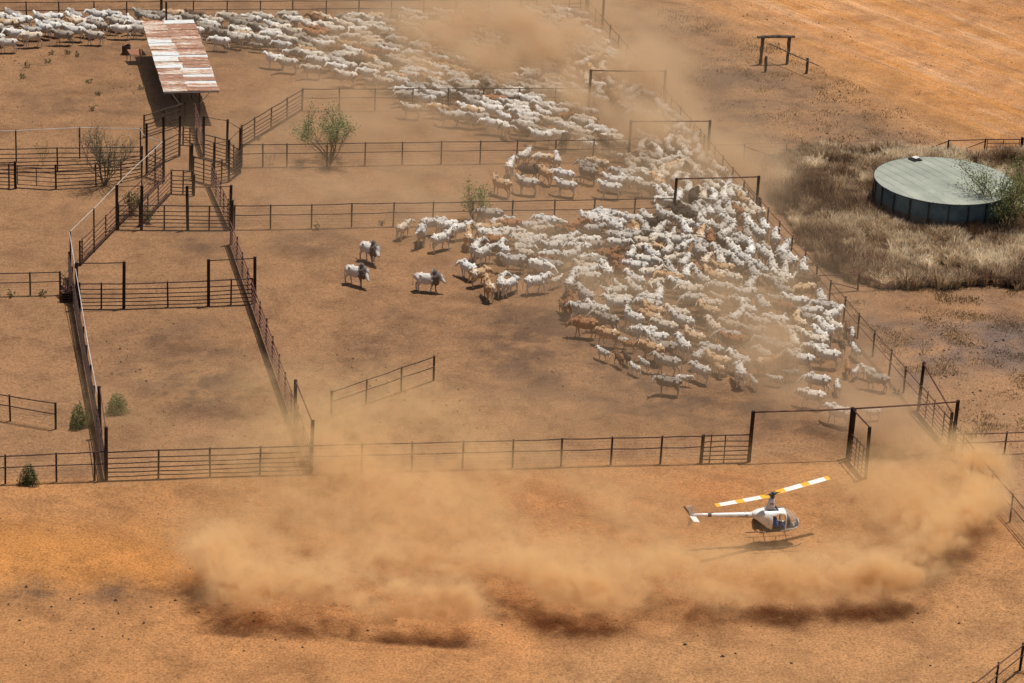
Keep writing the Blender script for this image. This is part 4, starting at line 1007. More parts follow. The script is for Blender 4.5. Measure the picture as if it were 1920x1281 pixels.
# ---- herd layout ---------------------------------------------------------------
# (photo px of the feet, heading in degrees: 0 right, 90 away, 180 left, 270 towards the camera, kind, coat)
HAND = [(755, 447, 62, 'cow', 'pale'), (790, 459, 272, 'cow', 'pale'), (809, 441, 8, 'cow', 'pale'), (826, 471, 42, 'cow', 'pale'), (838, 444, 205, 'cow', 'pale'), (863, 450, 28, 'cow', 'pale'), (917, 426, 182, 'cow', 'greycoat'),
        (877, 466, 92, 'cow', 'fawn'), (911, 452, 3, 'cow', 'fawn'), (891, 487, 78, 'cow', 'pale'), (906, 496, 52, 'cow', 'pale'), (876, 523, 132, 'cow', 'pale'), (899, 537, 38, 'cow', 'fawn'), (915, 562, 104, 'cow', 'fawn'), (938, 553, 92, 'cow', 'pale'), (957, 552, 55, 'cow', 'pale'),
        (800, 547, 352, 'bull', 0), (667, 534, 330, 'bull', 1), (692, 491, 314, 'bull', 2),
        (1004, 551, 22, 'cow', 'pale'), (1043, 540, 48, 'calf', 'pale'), (1065, 592, 84, 'cow', 'red'), (1054, 588, 110, 'calf', 'red'), (1095, 633, 172, 'cow', 'red'), (1138, 650, 160, 'cow', 'fawn'), (1130, 676, 138, 'calf', 'pied'), (1160, 688, 118, 'calf', 'red'), (1174, 684, 110, 'calf', 'darkcoat'),
        (1190, 704, 132, 'calf', 'pale'), (1207, 696, 128, 'calf', 'pale'), (1252, 741, 171, 'cow', 'greycoat'), (1280, 724, 2, 'calf', 'pale'), (1250, 703, 163, 'cow', 'greycoat'), (1311, 717, 138, 'cow', 'pale'), (1346, 706, 120, 'calf', 'fawn'), (1221, 681, 148, 'cow', 'fawn'), (1242, 678, 172, 'cow', 'greycoat'), (1094, 606, 182, 'cow', 'pale'), (1120, 603, 150, 'cow', 'pale'), (1137, 624, 148, 'cow', 'greycoat'), (1163, 652, 170, 'calf', 'pale'), (1178, 660, 168, 'calf', 'red'),
        (1412, 729, 108, 'calf', 'pale'), (1385, 722, 96, 'cow', 'pale'), (1452, 724, 172, 'calf', 'pale'), (1482, 715, 200, 'calf', 'pale'), (1436, 702, 22, 'cow', 'fawn'), (1530, 738, 168, 'cow', 'pale'), (1521, 766, 166, 'cow', 'pale'), (1568, 740, 92, 'calf', 'pale'), (1603, 711, 62, 'calf', 'pale'), (1588, 705, 88, 'calf', 'red'), (1603, 674, 112, 'calf', 'pied'), (1643, 733, 158, 'cow', 'greycoat'), (1626, 712, 140, 'calf', 'pale'),
        (1588, 630, 92, 'calf', 'red'), (1597, 643, 88, 'calf', 'pied'), (1559, 614, 45, 'cow', 'pale'), (1578, 662, 275, 'calf', 'darkcoat'), (1571, 799, 150, 'cow', 'pale'), (1636, 789, 200, 'calf', 'pale'), (1345, 700, 160, 'cow', 'fawn'), (1550, 690, 170, 'cow', 'pale'), (1500, 700, 172, 'cow', 'pale'),
        (983, 311, 62, 'cow', 'pale'), (1018, 317, 182, 'cow', 'fawn'), (1043, 318, 97, 'cow', 'pale'), (955, 332, 82, 'cow', 'pale'), (939, 368, 148, 'cow', 'fawn'), (988, 366, 172, 'cow', 'pale'), (992, 340, 2, 'cow', 'darkcoat'), (1021, 345, 128, 'cow', 'fawn'), (1060, 369, 168, 'cow', 'pale'), (1056, 349, 164, 'cow', 'pale'), (1100, 345, 150, 'cow', 'greycoat'), (1104, 333, 145, 'cow', 'greycoat'),
        (1143, 373, 176, 'cow', 'pale'), (1150, 361, 174, 'cow', 'pale'), (1168, 350, 176, 'cow', 'pale'), (1210, 369, 178, 'cow', 'pale'), (1185, 360, 165, 'cow', 'pale'),
        (770, 223, 176, 'cow', 'pale'), (822, 222, 172, 'cow', 'fawn'), (797, 206, 175, 'cow', 'pale'), (841, 238, 170, 'cow', 'pale'), (868, 239, 171, 'cow', 'pale'), (922, 252, 170, 'cow', 'pale'), (948, 259, 284, 'cow', 'pale'), (981, 253, 176, 'cow', 'pale'), (898, 241, 205, 'cow', 'pale'), (1013, 276, 177, 'cow', 'pale'), (1046, 271, 176, 'cow', 'pale'), (1058, 282, 262, 'cow', 'darkcoat'), (987, 262, 170, 'cow', 'greycoat'), (880, 200, 176, 'cow', 'darkcoat'), (1090, 270, 175, 'cow', 'pale'), (1118, 262, 178, 'cow', 'pale'),
        (515, 129, 174, 'cow', 'pale'), (540, 137, 176, 'cow', 'pale'), (585, 148, 174, 'cow', 'pale'), (598, 135, 172, 'cow', 'pale'), (650, 163, 176, 'cow', 'pale'), (634, 146, 165, 'cow', 'pale'), (413, 96, 178, 'cow', 'pale'), (455, 88, 170, 'cow', 'pale'), (490, 92, 172, 'cow', 'pale'), (530, 103, 172, 'cow', 'pale'), (565, 118, 165, 'cow', 'pale'), (692, 158, 172, 'cow', 'pale'),
        (15, 99, 192, 'cow', 'pale'), (61, 89, 205, 'cow', 'pale'), (119, 85, 186, 'cow', 'greycoat'), (177, 85, 182, 'cow', 'pale'), (228, 74, 186, 'cow', 'pale'), (262, 73, 184, 'cow', 'pale'), (60, 76, 190, 'cow', 'pale'), (140, 78, 184, 'cow', 'pale')]
P1 = [(905, 440), (960, 432), (1000, 436), (1110, 426), (1262, 421), (1412, 414), (1480, 497), (1545, 572), (1580, 618), (1568, 650), (1562, 690), (1500, 705), (1440, 708), (1360, 700), (1300, 692), (1215, 655), (1150, 622), (1085, 588), (1060, 560), (1005, 520), (960, 515), (925, 485)]
P2 = [(1150, 345), (1195, 315), (1205, 280), (1222, 240), (1232, 207), (1250, 222), (1322, 306), (1402, 402), (1400, 420), (1270, 420), (1225, 380)]
P3 = [(770, 218), (840, 205), (1000, 200), (1060, 215), (1120, 240), (1170, 290), (1170, 310), (1060, 282), (1000, 268), (930, 248), (850, 232)]
P3b = [(1080, 335), (1150, 320), (1190, 340), (1180, 370), (1110, 350)]
P4 = [(-45, 46), (300, 46), (600, 50), (900, 42), (1085, 40), (1140, 100), (1205, 180), (1235, 215), (1222, 250), (1150, 215), (1100, 205), (1000, 196), (860, 205), (770, 204), (700, 170), (650, 150), (600, 130), (520, 108), (440, 92), (370, 80), (300, 72), (200, 74), (60, 80), (-45, 92)]
def heading(px, py, rs):
    if py < 215:
        if px > 1060: return rs.gauss(118, 38)
        return rs.gauss(176, 21)
    if py < 300 and px < 1170: return rs.gauss(174, 19)
    if px > 1150 and py < 422: return rs.gauss(104 if px > 1230 else 150, 30)
    if py < 422: return rs.gauss(165, 20)
    k = (px - 1330) / 120.0 + (560 - py) / 120.0
    if px > 1280 and py < 540: return rs.gauss(100, 26)
    if 1130 < px <= 1290 and 440 < py < 540: return rs.gauss(92, 45) if rs.random() < .7 else rs.gauss(0, 20)
    if px < 1130 and py < 540: return rs.gauss(20, 35) if rs.random() < .55 else rs.gauss(180, 20)
    if rs.random() < .34: return rs.gauss(112, 34)
    return rs.gauss(164, 26)
herd = []   # X, Y, heading, kind, coat
cells = {}
def circles(X, Y, a, s=1.0):
    c, d = math.cos(a), math.sin(a); return [(X + c * .62 * s, Y + d * .62 * s), (X, Y), (X - c * .58 * s, Y - d * .58 * s)]
def free(cs, dmin):
    for (x, y) in cs:
        kx, ky = int(x // 1), int(y // 1)
        for i in (-1, 0, 1):
            for j in (-1, 0, 1):
                for (u, v) in cells.get((kx + i, ky + j), ()):
                    if (u - x) ** 2 + (v - y) ** 2 < dmin * dmin: return False
    return True
def put(cs):
    for (x, y) in cs: cells.setdefault((int(x // 1), int(y // 1)), []).append((x, y))
for px, py, a, k, c in HAND:
    p = G(px, py); a = math.radians(a); s = .6 if k == 'calf' else 1.0
    cs = circles(p.x, p.y, a, s); put(cs); herd.append([p.x, p.y, a, k, c, px, py, True])
rs = random.Random(77)
def fill(poly, tries, dmin, cap):
    n = 0; xs_ = [p[0] for p in poly]; ys_ = [p[1] for p in poly]
    W_ = [G(x, y) for x, y in poly]; X0, X1 = min(w.x for w in W_), max(w.x for w in W_); Y0, Y1 = min(w.y for w in W_), max(w.y for w in W_)
    Xr = np.array([rs.uniform(X0, X1) for _ in range(tries)]); Yr = np.array([rs.uniform(Y0, Y1) for _ in range(tries)])
    qx, qy = project(Xr, Yr); ok = in_poly(qx, qy, poly)
    for X, Y, px, py, o in zip(Xr, Yr, qx, qy, ok):
        if not o: continue
        a = math.radians(heading(px, py, rs))
        calf = rs.random() < .05; s = .6 if calf else 1.0
        cs = circles(X, Y, a, s)
        if not free(cs, dmin + (.16 if (545 < py < 720) else .05 if py > 420 else 0)): continue
        put(cs); u = rs.random()
        reg = .02
        if 1120 < px < 1320 and 420 < py < 530: reg = .10
        if py < 215 and rs.random() < .16: u = .94  # more grey coats in the far mob, their tone standing in for shaded sides
        c = 'pale' if u < .79 - reg else 'fawn' if u < .87 - reg else 'red' if u < .925 - reg * .5 else 'greycoat' if u < .965 - reg else 'pied' if u < .985 - reg * .4 else 'darkcoat'
        herd.append([X, Y, a, 'calf' if calf else 'cow', c, float(px), float(py), False]); n += 1
        if n >= cap: break
    return n
n1 = fill(P1, 30000, .56, 500); n2 = fill(P2, 16000, .52, 240); n3 = fill(P3, 5000, .72, 120); fill(P3b, 600, .8, 10); n4 = fill(P4, 36000, .62, 640)
print('herd', len(herd), n1, n2, n3, n4)

# individuals: the ones that show largest
herd.sort(key=lambda h: -h[6] - (60 if h[7] else 0))
NIND = 300
ind, far = herd[:NIND], herd[NIND:]
CN = {'pale': 'pale grey white', 'fawn': 'fawn and cream', 'red': 'red brown', 'darkcoat': 'dark brown', 'greycoat': 'mid grey', 'pied': 'black and white'}
def facing(a):
    d = math.degrees(a) % 360
    return ['facing right', 'facing away to the right', 'facing away', 'facing away to the left', 'facing left', 'facing left towards the camera', 'facing the camera', 'facing right towards the camera'][int(((d + 22.5) % 360) // 45)]
def zone(px, py):
    if py > 780: return 'behind the middle post of the wide gate frame'
    if py < 215: return 'in the far mob under the top fence'
    if px > 1585 and py > 590: return 'beside the right fence below the herd'
    if py > 715: return 'on the near edge of the herd'
    if py > 660: return 'in the front rows of the herd at its ' + ('left tip' if px < 1215 else 'left part' if px < 1330 else 'middle' if px < 1450 else 'right part')
    if py > 600: return 'behind the front rows of the herd at its ' + ('left edge' if px < 1160 else 'left part' if px < 1290 else 'middle' if px < 1430 else 'right part')
    if py > 540: return 'in the lower middle of the herd, ' + ('left edge' if px < 1090 else 'left of centre' if px < 1230 else 'centre' if px < 1370 else 'near the right fence')
    if py > 480: return ('among the loose cattle left of the herd' if px < 1000 else 'in the middle of the herd, left side' if px < 1140 else 'in the shaded middle of the herd' if px < 1290 else 'in the middle of the herd, right side' if px < 1420 else 'against the right fence beside the dry grass')
    if py > 424: return ('among the loose cattle by the slender bush' if px < 930 else 'just below the third cross fence, left side' if px < 1080 else 'just below the third cross fence, centre' if px < 1200 else 'just below the nearest lane frame' if px < 1330 else 'against the right fence below the nearest lane frame')
    if px < 1110 and py > 295: return 'in the small group above the third cross fence'
    if px < 1215 and py > 295: return 'just left of the packed lane above the third cross fence'
    if py > 360: return 'packed under the nearest lane frame'
    if px > 1180 and py > 300: return 'packed between the nearest and middle lane frames'
    if px > 1180: return 'packed above the middle lane frame'
    return 'in the mob above the second cross fence'
labs = []
for h in ind:
    X, Y, a, k, c, px, py, hd_ = h
    labs.append((k, CN.get(c, '') if k != 'bull' else '', facing(a), zone(px, py)))
ORD = ['leftmost'] + [w + ' from left' for w in 'second third fourth fifth sixth seventh eighth ninth tenth eleventh twelfth thirteenth fourteenth fifteenth sixteenth seventeenth eighteenth nineteenth twentieth'.split()]
byk = {}
for i, l in enumerate(labs): byk.setdefault(l, []).append(i)
final = {}
BULLL = {0: 'white bull with a black neck and hump nearest to the mob, facing right', 1: 'lowest left white bull with a brown hump walking right', 2: 'white bull with a dark neck standing above the other bulls'}
for l, idx in byk.items():
    k, c, f, z = l
    if k == 'bull': continue
    noun = 'calf' if k == 'calf' else 'humped cow'
    idx.sort(key=lambda i: ind[i][5])
    for j, i in enumerate(idx):
        base = f'{c} {noun} {f} {z}'
        if len(idx) > 1: base = (ORD[j] if j < len(ORD) else 'rightmost') + ' ' + base
        w = base.split()
        final[i] = ' '.join(w)
def label_fit(s):
    w = s.split()
    if len(w) > 16:
        for a_, b_ in ((' of the herd', ''), ('from left ', 'from left '), ('to the ', ''), ('humped ', ''), ('towards the camera', 'to camera'), ('just ', ''), ('pale grey white', 'pale'), (' the ', ' '), ('fawn and cream', 'fawn')):
            s = s.replace(a_, b_, 1) if a_ != ' the ' else s.replace(a_, b_)
            if len(s.split()) <= 16: break
    return s
cnt = {'cow': 0, 'calf': 0, 'bull': 0}
for i, h in enumerate(ind):
    X, Y, a, k, c, px, py, hand = h
    r_ = rs.random()
    if k == 'bull':
        me, hd, rt, fwd = BULL[c]; s = .99; m = M['bull']; hs_ = BHORN[c]; lb = BULLL[c]; hornp = True
    elif k == 'calf':
        me = CALF[rs.randrange(3)]; s = rs.uniform(.56, .68); m = M[c]; hornp = False; lb = label_fit(final[i])
    else:
        vi = rs.randrange(len(VAR)); me = VAR[vi][0]; s = rs.uniform(.90, 1.04); m = M[c]; hornp = rs.random() < .5; hs_ = HORN[vi]; lb = label_fit(final[i])
    o = bpy.data.objects.new(k, me); COL.objects.link(o)
    o.location = (X, Y, -.01); o.rotation_euler = (0, 0, a); o.scale = (s * rs.uniform(.84, .93), s * rs.uniform(1.06, 1.20), s * rs.uniform(.97, 1.05))
    o.material_slots[0].link = 'OBJECT'; o.material_slots[0].material = m
    tag(o, lb, k, {'cow': 'cattle mustered in the yards', 'calf': 'calves among the mustered cattle', 'bull': 'bulls standing apart from the mob'}[k])
    if hornp:
        for hm in hs_:
            ho = bpy.data.objects.new('horn', hm); COL.objects.link(ho); ho.parent = o

# the rest of the herd as one object
def far_herd():
    mats_ = ['pale', 'fawn', 'red', 'greycoat', 'pied', 'darkcoat']
    arr = []
    for v in VAR:
        lo = v[1]; n = len(lo.vertices); co = np.empty(n * 3, np.float32); lo.vertices.foreach_get('co', co)
        lo.calc_loop_triangles(); t = np.empty(len(lo.loop_triangles) * 3, np.int32); lo.loop_triangles.foreach_get('vertices', t)
        arr.append((co.reshape(-1, 3), t.reshape(-1, 3)))
    VV = []; FF = []; MM = []; TT = []; b = 0
    for X, Y, a, k, c, px, py, hand in far:
        co, t = arr[rs.randrange(len(arr))]; s = rs.uniform(.88, 1.02) * (.62 if k == 'calf' else 1)
        ca, sa = math.cos(a), math.sin(a); q = co * s * np.array([.90, 1.13, 1.0], np.float32)
        V = np.stack([q[:, 0] * ca - q[:, 1] * sa + X, q[:, 0] * sa + q[:, 1] * ca + Y, q[:, 2] - .01], -1)
        VV.append(V); FF.append(t + b); MM.append(np.full(len(t), mats_.index(c))); TT.append(np.full(len(V), rs.random())); b += len(V)
    V = np.concatenate(VV); F = np.concatenate(FF)
    me = bpy.data.meshes.new('far_cattle'); me.vertices.add(len(V)); me.vertices.foreach_set('co', V.ravel().astype(np.float32))
    me.loops.add(F.size); me.loops.foreach_set('vertex_index', F.ravel().astype(np.int32)); me.polygons.add(len(F)); me.polygons.foreach_set('loop_start', (np.arange(len(F)) * 3).astype(np.int32))
    me.update(calc_edges=True)
    for m in mats_: me.materials.append(M[m])
    me.polygons.foreach_set('material_index', np.concatenate(MM).astype(np.int32)); me.polygons.foreach_set('use_smooth', [True] * len(F))
    at = me.attributes.new('tint', 'FLOAT', 'POINT'); at.data.foreach_set('value', np.concatenate(TT).astype(np.float32))
    tag(new_obj('far_cattle', me), 'packed mob of pale cattle moving through the dust at the top', kind='stuff')
far_herd()

# ------------------------------------------------------------------ helicopter
def helicopter():
    white, nt, b = mat('glossy_white_paint')
    tcw = N(nt, 'ShaderNodeTexCoord'); nw = noise_n(nt, 2.5, 4, .6, tcw.outputs['Object']); rw = ramp(nt, nw.outputs[0], [(.35, (.70, .66, .60)), (.6, (.82, .81, .79))]); nt.links.new(rw.outputs[0], b.inputs['Base Color'])
    b.inputs['Roughness'].default_value = .28
    yellow = simple('yellow_blade_paint', (0.80, 0.36, 0.02), (0.86, 0.42, 0.03), 2, .4)
    glass, nt, b = mat('perspex_canopy')
    b.inputs['Base Color'].default_value = (.55, .62, .62, 1); b.inputs['Roughness'].default_value = .05; b.inputs['Alpha'].default_value = .22; b.inputs['Specular IOR Level'].default_value = .6
    seatm = simple('dark_seat_fabric', (.03, .03, .035), (.06, .06, .065), 5, .9)
    ink = simple('grey_lettering', (.04, .04, .045), (.06, .06, .065), 2, .6)
    hubm = simple('blue_grey_hub', (.05, .09, .12), (.12, .17, .20), 9, .4, .6)
    base = G(1441, 1019.5); base.z = .22; hd = math.radians(13)
    root = thing('helicopter', 'small white mustering helicopter hovering just above the dirt with yellow and white rotor blades', 'helicopter', base, rz=hd)
    def hp(name, mb, m, parent=None, smooth=False): return new_obj(name, mb.mesh(name, (0, 0, 0), smooth), m, parent or root)
    # cabin shell
    secs = [(-1.15, 1.60, .13, .13), (-1.0, 1.58, .20, .20), (-.80, 1.52, .32, .32), (-.55, 1.43, .44, .46), (-.30, 1.34, .52, .56), (-.05, 1.28, .55, .62), (.20, 1.25, .56, .65), (.45, 1.23, .56, .66), (.66, 1.21, .555, .655), (.74, 1.20, .55, .65), (.90, 1.17, .53, .61), (1.08, 1.12, .48, .54), (1.25, 1.07, .41, .45), (1.40, 1.03, .32, .35), (1.52, 1.00, .21, .24), (1.60, .98, .09, .11), (1.62, .98, .01, .01)]
    nA = 32; V = []; F = []; kind = []
    for (x, zc, w, h) in secs:
        for k in range(nA):
            a = 2 * math.pi * k / nA; ca, sa = math.cos(a), math.sin(a); e = .72
            yy = w * math.copysign(abs(ca) ** e, ca); zz = zc + h * math.copysign(abs(sa) ** e, sa) * (1.0 if sa > 0 else .92)
            if sa > 0 and x < .1: zz = min(zz, zc + h * .98)
            if sa < 0 and x < .0: zz = zc - (zc - zz) * {-1.15: .9, -1.0: .75, -.80: .62, -.55: .72, -.30: .86, -.05: .96}[x]
            V.append((x, yy, zz))
    shell, wind, door = MB(), MB(), MB()
    shell.v = list(V); wind.v = list(V)
    for i in range(len(secs) - 1):
        xm = (secs[i][0] + secs[i + 1][0]) / 2
        for k in range(nA):
            k2 = (k + 1) % nA; f = (i * nA + k, (i + 1) * nA + k, (i + 1) * nA + k2, i * nA + k2)
            zc = sum(V[q][2] for q in f) / 4; yc = sum(V[q][1] for q in f) / 4
            rel = (zc - secs[i][1]) / secs[i][3]
            if -.05 < xm < .66 and abs(yc) > .36 and .80 < zc < 1.72: continue
            if xm > .74 and zc > .86 and not (xm > 1.55): wind.f.append(f); wind.m.append(0)
            elif xm > .74 and abs(yc) < .03 and zc > .8: shell.f.append(f); shell.m.append(0)
            else: shell.f.append(f); shell.m.append(0)
    body = hp('cabin_shell', shell, white, smooth=True)
    sol = body.modifiers.new('s', 'SOLIDIFY'); sol.thickness = .025; sol.offset = -1
    hp('windscreen', wind, glass, smooth=True)
    mb = MB(); mb.tube([(x, 0, zc + h + .005) for (x, zc, w, h) in secs[9:16]], .018, 6); hp('windscreen_strip', mb, white)
    # door frame pillar, interior
    mb = MB(); mb.box((.30, 0, .74), (1.3, .92, .05)); mb.box((1.0, 0, .78), (.7, .7, .04)); hp('cabin_floor', mb, seatm)
    for y in (-.25, .25):
        mb = MB(); mb.box((.12, y, .88), (.48, .42, .22)); mb.box((-.10, y, 1.25), (.10, .42, .60), M=Matrix.Rotation(-.12, 3, 'Y')); hp('seat', mb, seatm)
    mb = MB(); mb.box((-.20, 0, 1.2), (.05, .95, .9)); hp('firewall', mb, seatm)
    mb = MB(); mb.box((1.02, 0, 1.02), (.16, .26, .5)); mb.box((.96, 0, 1.27), (.14, .5, .22)); hp('instrument_console', mb, M['black'])
    mb = MB(); mb.tube([(.55, 0, .78), (.62, 0, 1.15)], .016, 6); mb.tube([(.60, -.32, 1.16), (.62, .32, 1.16)], .016, 6); hp('cyclic_stick', mb, M['dark_metal'])
    mb = MB(); mb.box((-.12, -.567, 1.02), (.005, .006, .008))
    # mast fairing
    mb = MB(); nM = 14; rings = [(-.10, .30, .14, 1.84), (-.08, .25, .125, 2.05), (-.04, .19, .105, 2.30), (-.02, .16, .095, 2.52), (-.02, .12, .07, 2.56)]
    for (cx_, lx, ly, z) in rings:
        for k in range(nM): a = 2 * math.pi * k / nM; mb.v.append((cx_ + lx * math.cos(a) * (1 if math.cos(a) > 0 else 1.25), ly * math.sin(a), z))
    for i in range(len(rings) - 1):
        for k in range(nM): k2 = (k + 1) % nM; mb.f.append((i * nM + k, i * nM + k2, (i + 1) * nM + k2, (i + 1) * nM + k)); mb.m.append(0)
    mb.f.append(tuple((len(rings) - 1) * nM + k for k in range(nM))); mb.m.append(0)
    fair = hp('mast_fairing', mb, white, smooth=True)
    mb = MB(); mb.box((.02, 0, 1.895), (.62, .50, .05)); mb.tube([(.28, -.2, 1.92), (.28, .2, 1.92)], .05, 6); hp('roof_cowl', mb, M['dark_metal'])
    mb = MB(); mb.tube([(-.02, 0, 2.5), (-.02, 0, 2.78)], .05, 10); hp('rotor_mast', mb, M['black'])
    mb = MB(); mb.box((-.02, 0, 2.80), (.36, .14, .10), math.radians(18)); mb.tube([(-.02, 0, 2.72), (-.02, 0, 2.92)], .075, 10); mb.tube([(-.14, -.1, 2.66), (-.10, -.1, 2.84)], .02, 6); mb.tube([(.12, .1, 2.66), (.10, .1, 2.84)], .02, 6); mb.tube([(-.02, 0, 2.64), (-.02, 0, 2.68)], .13, 12)
    hp('rotor_hub', mb, hubm)
    # main blades
    az = math.radians(32) - hd
    for s in (0, 1):
        a = az + s * math.pi; mb = MB(); d = Vector((math.cos(a), math.sin(a), .030)); t = Vector((-math.sin(a), math.cos(a), .0))
        ch = .30; t = t + Vector((0, 0, .26 if s == 0 else -.20))
        def seg(r0, r1, mi):
            o_ = Vector((-.02, 0, 2.80))
            P = []
            for r in (r0, r1):
                q = o_ + d * r + Vector((0, 0, .010 * r * r * .35))
                P += [q - t * ch * .28, q + t * ch * .05 + Vector((0, 0, .016)), q + t * ch * .72, q + t * ch * .05 - Vector((0, 0, .012))]
            mb.add(P, [(0, 1, 5, 4), (1, 2, 6, 5), (2, 3, 7, 6), (3, 0, 4, 7), (0, 3, 2, 1), (4, 5, 6, 7)], mi)
        mb.tube([(-.02 + d.x * .1, d.y * .1, 2.80), (-.02 + d.x * .5, d.y * .5, 2.815)], .035, 6, mi=2)
        for r0, r1, mi in ((.32, .86, 1), (.86, 1.98, 0), (1.98, 2.50, 1), (2.50, 3.56, 0), (3.56, 3.84, 1)): seg(r0, r1, mi)
        hp('rotor_blade', mb, [white, yellow, M['dark_metal']])
    # tail boom
    mb = MB(); mb.tube([(-.95, 0, 1.60), (-1.3, 0, 1.61), (-2.5, 0, 1.67), (-3.8, 0, 1.745), (-4.55, 0, 1.79)], [.175, .165, .135, .10, .075], 14); boom = hp('tail_boom', mb, white, smooth=True)
    mb = MB(); mb.tube([(-3.62, 0, 1.735), (-3.42, 0, 1.723)], .118, 12); hp('boom_band', mb, M['dark_metal'], boom)
    mb = MB(); mb.add([(-3.42, -.01, 1.80), (-3.28, -.01, 1.79), (-3.40, -.01, 1.93), (-3.42, .01, 1.80), (-3.28, .01, 1.79), (-3.40, .01, 1.93)], [(0, 1, 2), (5, 4, 3), (0, 3, 4, 1), (1, 4, 5, 2), (2, 5, 3, 0)]); hp('beacon_fin', mb, simple('red_beacon', (.6, .08, .04), (.5, .06, .03)), boom)
    def fin(name, pts, th, m=white):
        mb = MB(); n = len(pts); mb.add([(x, y - th, z) for x, y, z in pts] + [(x, y + th, z) for x, y, z in pts], [tuple(range(n)), tuple(reversed(range(n, 2 * n)))] + [(i, i + n, (i + 1) % n + n, (i + 1) % n) for i in range(n)]); return hp(name, mb, m)
    fin('upper_fin', [(-4.35, 0, 1.80), (-4.62, 0, 1.80), (-4.80, 0, 2.32), (-4.58, 0, 2.34)], .02)
    fin('lower_fin', [(-4.35, 0, 1.76), (-4.62, 0, 1.76), (-4.70, 0, 1.16), (-4.50, 0, 1.18)], .02)
    mb = MB(); mb.add([(-4.30, -.02, 1.70), (-4.66, -.02, 1.74), (-4.56, -.62, 1.66), (-4.22, -.62, 1.62), (-4.30, -.02, 1.73), (-4.66, -.02, 1.77), (-4.56, -.62, 1.68), (-4.22, -.62, 1.64)], [(0, 1, 2, 3), (7, 6, 5, 4), (0, 4, 5, 1), (1, 5, 6, 2), (2, 6, 7, 3), (3, 7, 4, 0)]); hp('stabiliser', mb, white)
    tr = MB(); c = Vector((-4.62, .20, 1.80)); tr.tube([c - Vector((0, .15, 0)), c], .05, 8)
    for s in (1, -1):
        d = Vector((math.cos(2.2), 0, math.sin(2.2))) * s; u = Vector((-d.z, 0, d.x))
        tr.add([c + d * .05 - u * .05, c + d * .05 + u * .05, c + d * .53 + u * .05, c + d * .53 - u * .05, c + d * .05 - u * .05 + Vector((0, .015, 0)), c + d * .05 + u * .05 + Vector((0, .015, 0)), c + d * .53 + u * .05 + Vector((0, .015, 0)), c + d * .53 - u * .05 + Vector((0, .015, 0))], [(0, 1, 2, 3), (7, 6, 5, 4), (0, 4, 5, 1), (1, 5, 6, 2), (2, 6, 7, 3), (3, 7, 4, 0)])
    hp('tail_rotor', tr, M['dark_metal'])
    mb = MB(); mb.tube([(-4.2, -.05, 1.68), (-4.32, -.05, 1.42)], .012, 5); hp('tail_guard', mb, M['black'])
    mb = MB(); mb.tube([(-1.25, 0, 1.76), (-1.5, 0, 2.25)], .008, 4); hp('aerial', mb, M['dark_metal'])
    # engine, fan scroll, frames
    mb = MB(); mb.tube([(-.98, 0, 1.02), (-.62, 0, 1.02)], .30, 18); hp('fan_scroll', mb, M['black'])
    mb = MB(); mb.tube([(-1.02, 0, 1.02), (-.985, 0, 1.02)], [.10, .2], 12); hp('fan_grille', mb, M['dark_metal'])
    mb = MB(); mb.box((-.45, 0, .95), (.5, .72, .34)); mb.box((-.42, -.36, .88), (.34, .10, .18)); mb.box((-.42, .36, .88), (.34, .10, .18)); mb.tube([(-.62, -.28, .76), (-.25, -.28, .74), (-.05, -.22, .70)], .035, 6); mb.tube([(-.6, .1, .70), (-.3, .1, .68)], .09, 10); hp('engine', mb, M['dark_metal'])
    mb = MB()
    for y in (-.33, .33):
        for a_, b_ in (((-.95, y * .6, 1.35), (-.60, y, .62)), ((-.60, y, .62), (-.22, y, 1.25)), ((-.60, y, .62), (-.22, y, .62)), ((-.95, y * .6, 1.35), (-.95, y * .5, .75)), ((-.95, y * .5, .75), (-.60, y, .62))): mb.tube([a_, b_], .018, 6)
    hp('steel_tube_frame', mb, M['steel'])
    # skids
    for s in (-1, 1):
        y = .96 * s; mb = MB(); mb.tube([(-1.05, y, .04), (-.6, y, .03), (1.10, y, .03), (1.38, y, .10), (1.55, y, .22)], .026, 8)
        hp('skid', mb, M['dark_metal'], smooth=True)
        for x, xt in ((-.52, -.50), (.78, .70)):
            mb = MB(); mb.tube([(x, y, .05), (x, y * .96, .20), (xt, y * .50, .68)], .020, 6); hp('skid_leg', mb, M['dark_metal'])
    for x in (-.50, .70):
        mb = MB(); mb.tube([(x, -.50, .68), (x, .50, .68)], .026, 6); hp('cross_tube', mb, M['dark_metal'])
    # lettering
    fc = bpy.data.curves.new('reg', 'FONT'); fc.body = 'VH-HFJ'; fc.size = .24; fc.extrude = .001; fc.offset = .007
    to = bpy.data.objects.new('tmp', fc); COL.objects.link(to)
    dg = bpy.context.evaluated_depsgraph_get(); tm = bpy.data.meshes.new_from_object(to.evaluated_get(dg)); bpy.data.objects.remove(to)
    tm.materials.clear(); tm.materials.append(ink)
    for v in tm.vertices:
        x = -1.98 + v.co.x * .85; zrel = v.co.y - .085; rad = .175 - (.04) * (-(x) - 1.0) / 1.5
        zc = 1.60 + (-(x) - 1.0) * .045
        rr_ = .168 - .027 * (-(x) - 1.0) + .012; ang = max(-.98, min(.98, zrel / rr_)); yy = -rr_ * math.sqrt(max(0, 1 - ang * ang)) - .002
        v.co = Vector((x, yy, zc + zrel))
    new_obj('registration_lettering', tm, None, boom)
    mb = MB(); mb.box((-.05, -.112, 2.27), (.20, .004, .035)); mb.box((-.05, -.114, 2.21), (.22, .004, .02)); hp('small_marking', mb, ink, fair)
    mb = MB(); mb.box((-.22, -.545, 1.30), (.16, .006, .03)); mb.box((-.22, -.545, 1.24), (.22, .006, .02)); hp('small_marking', mb, ink, body)
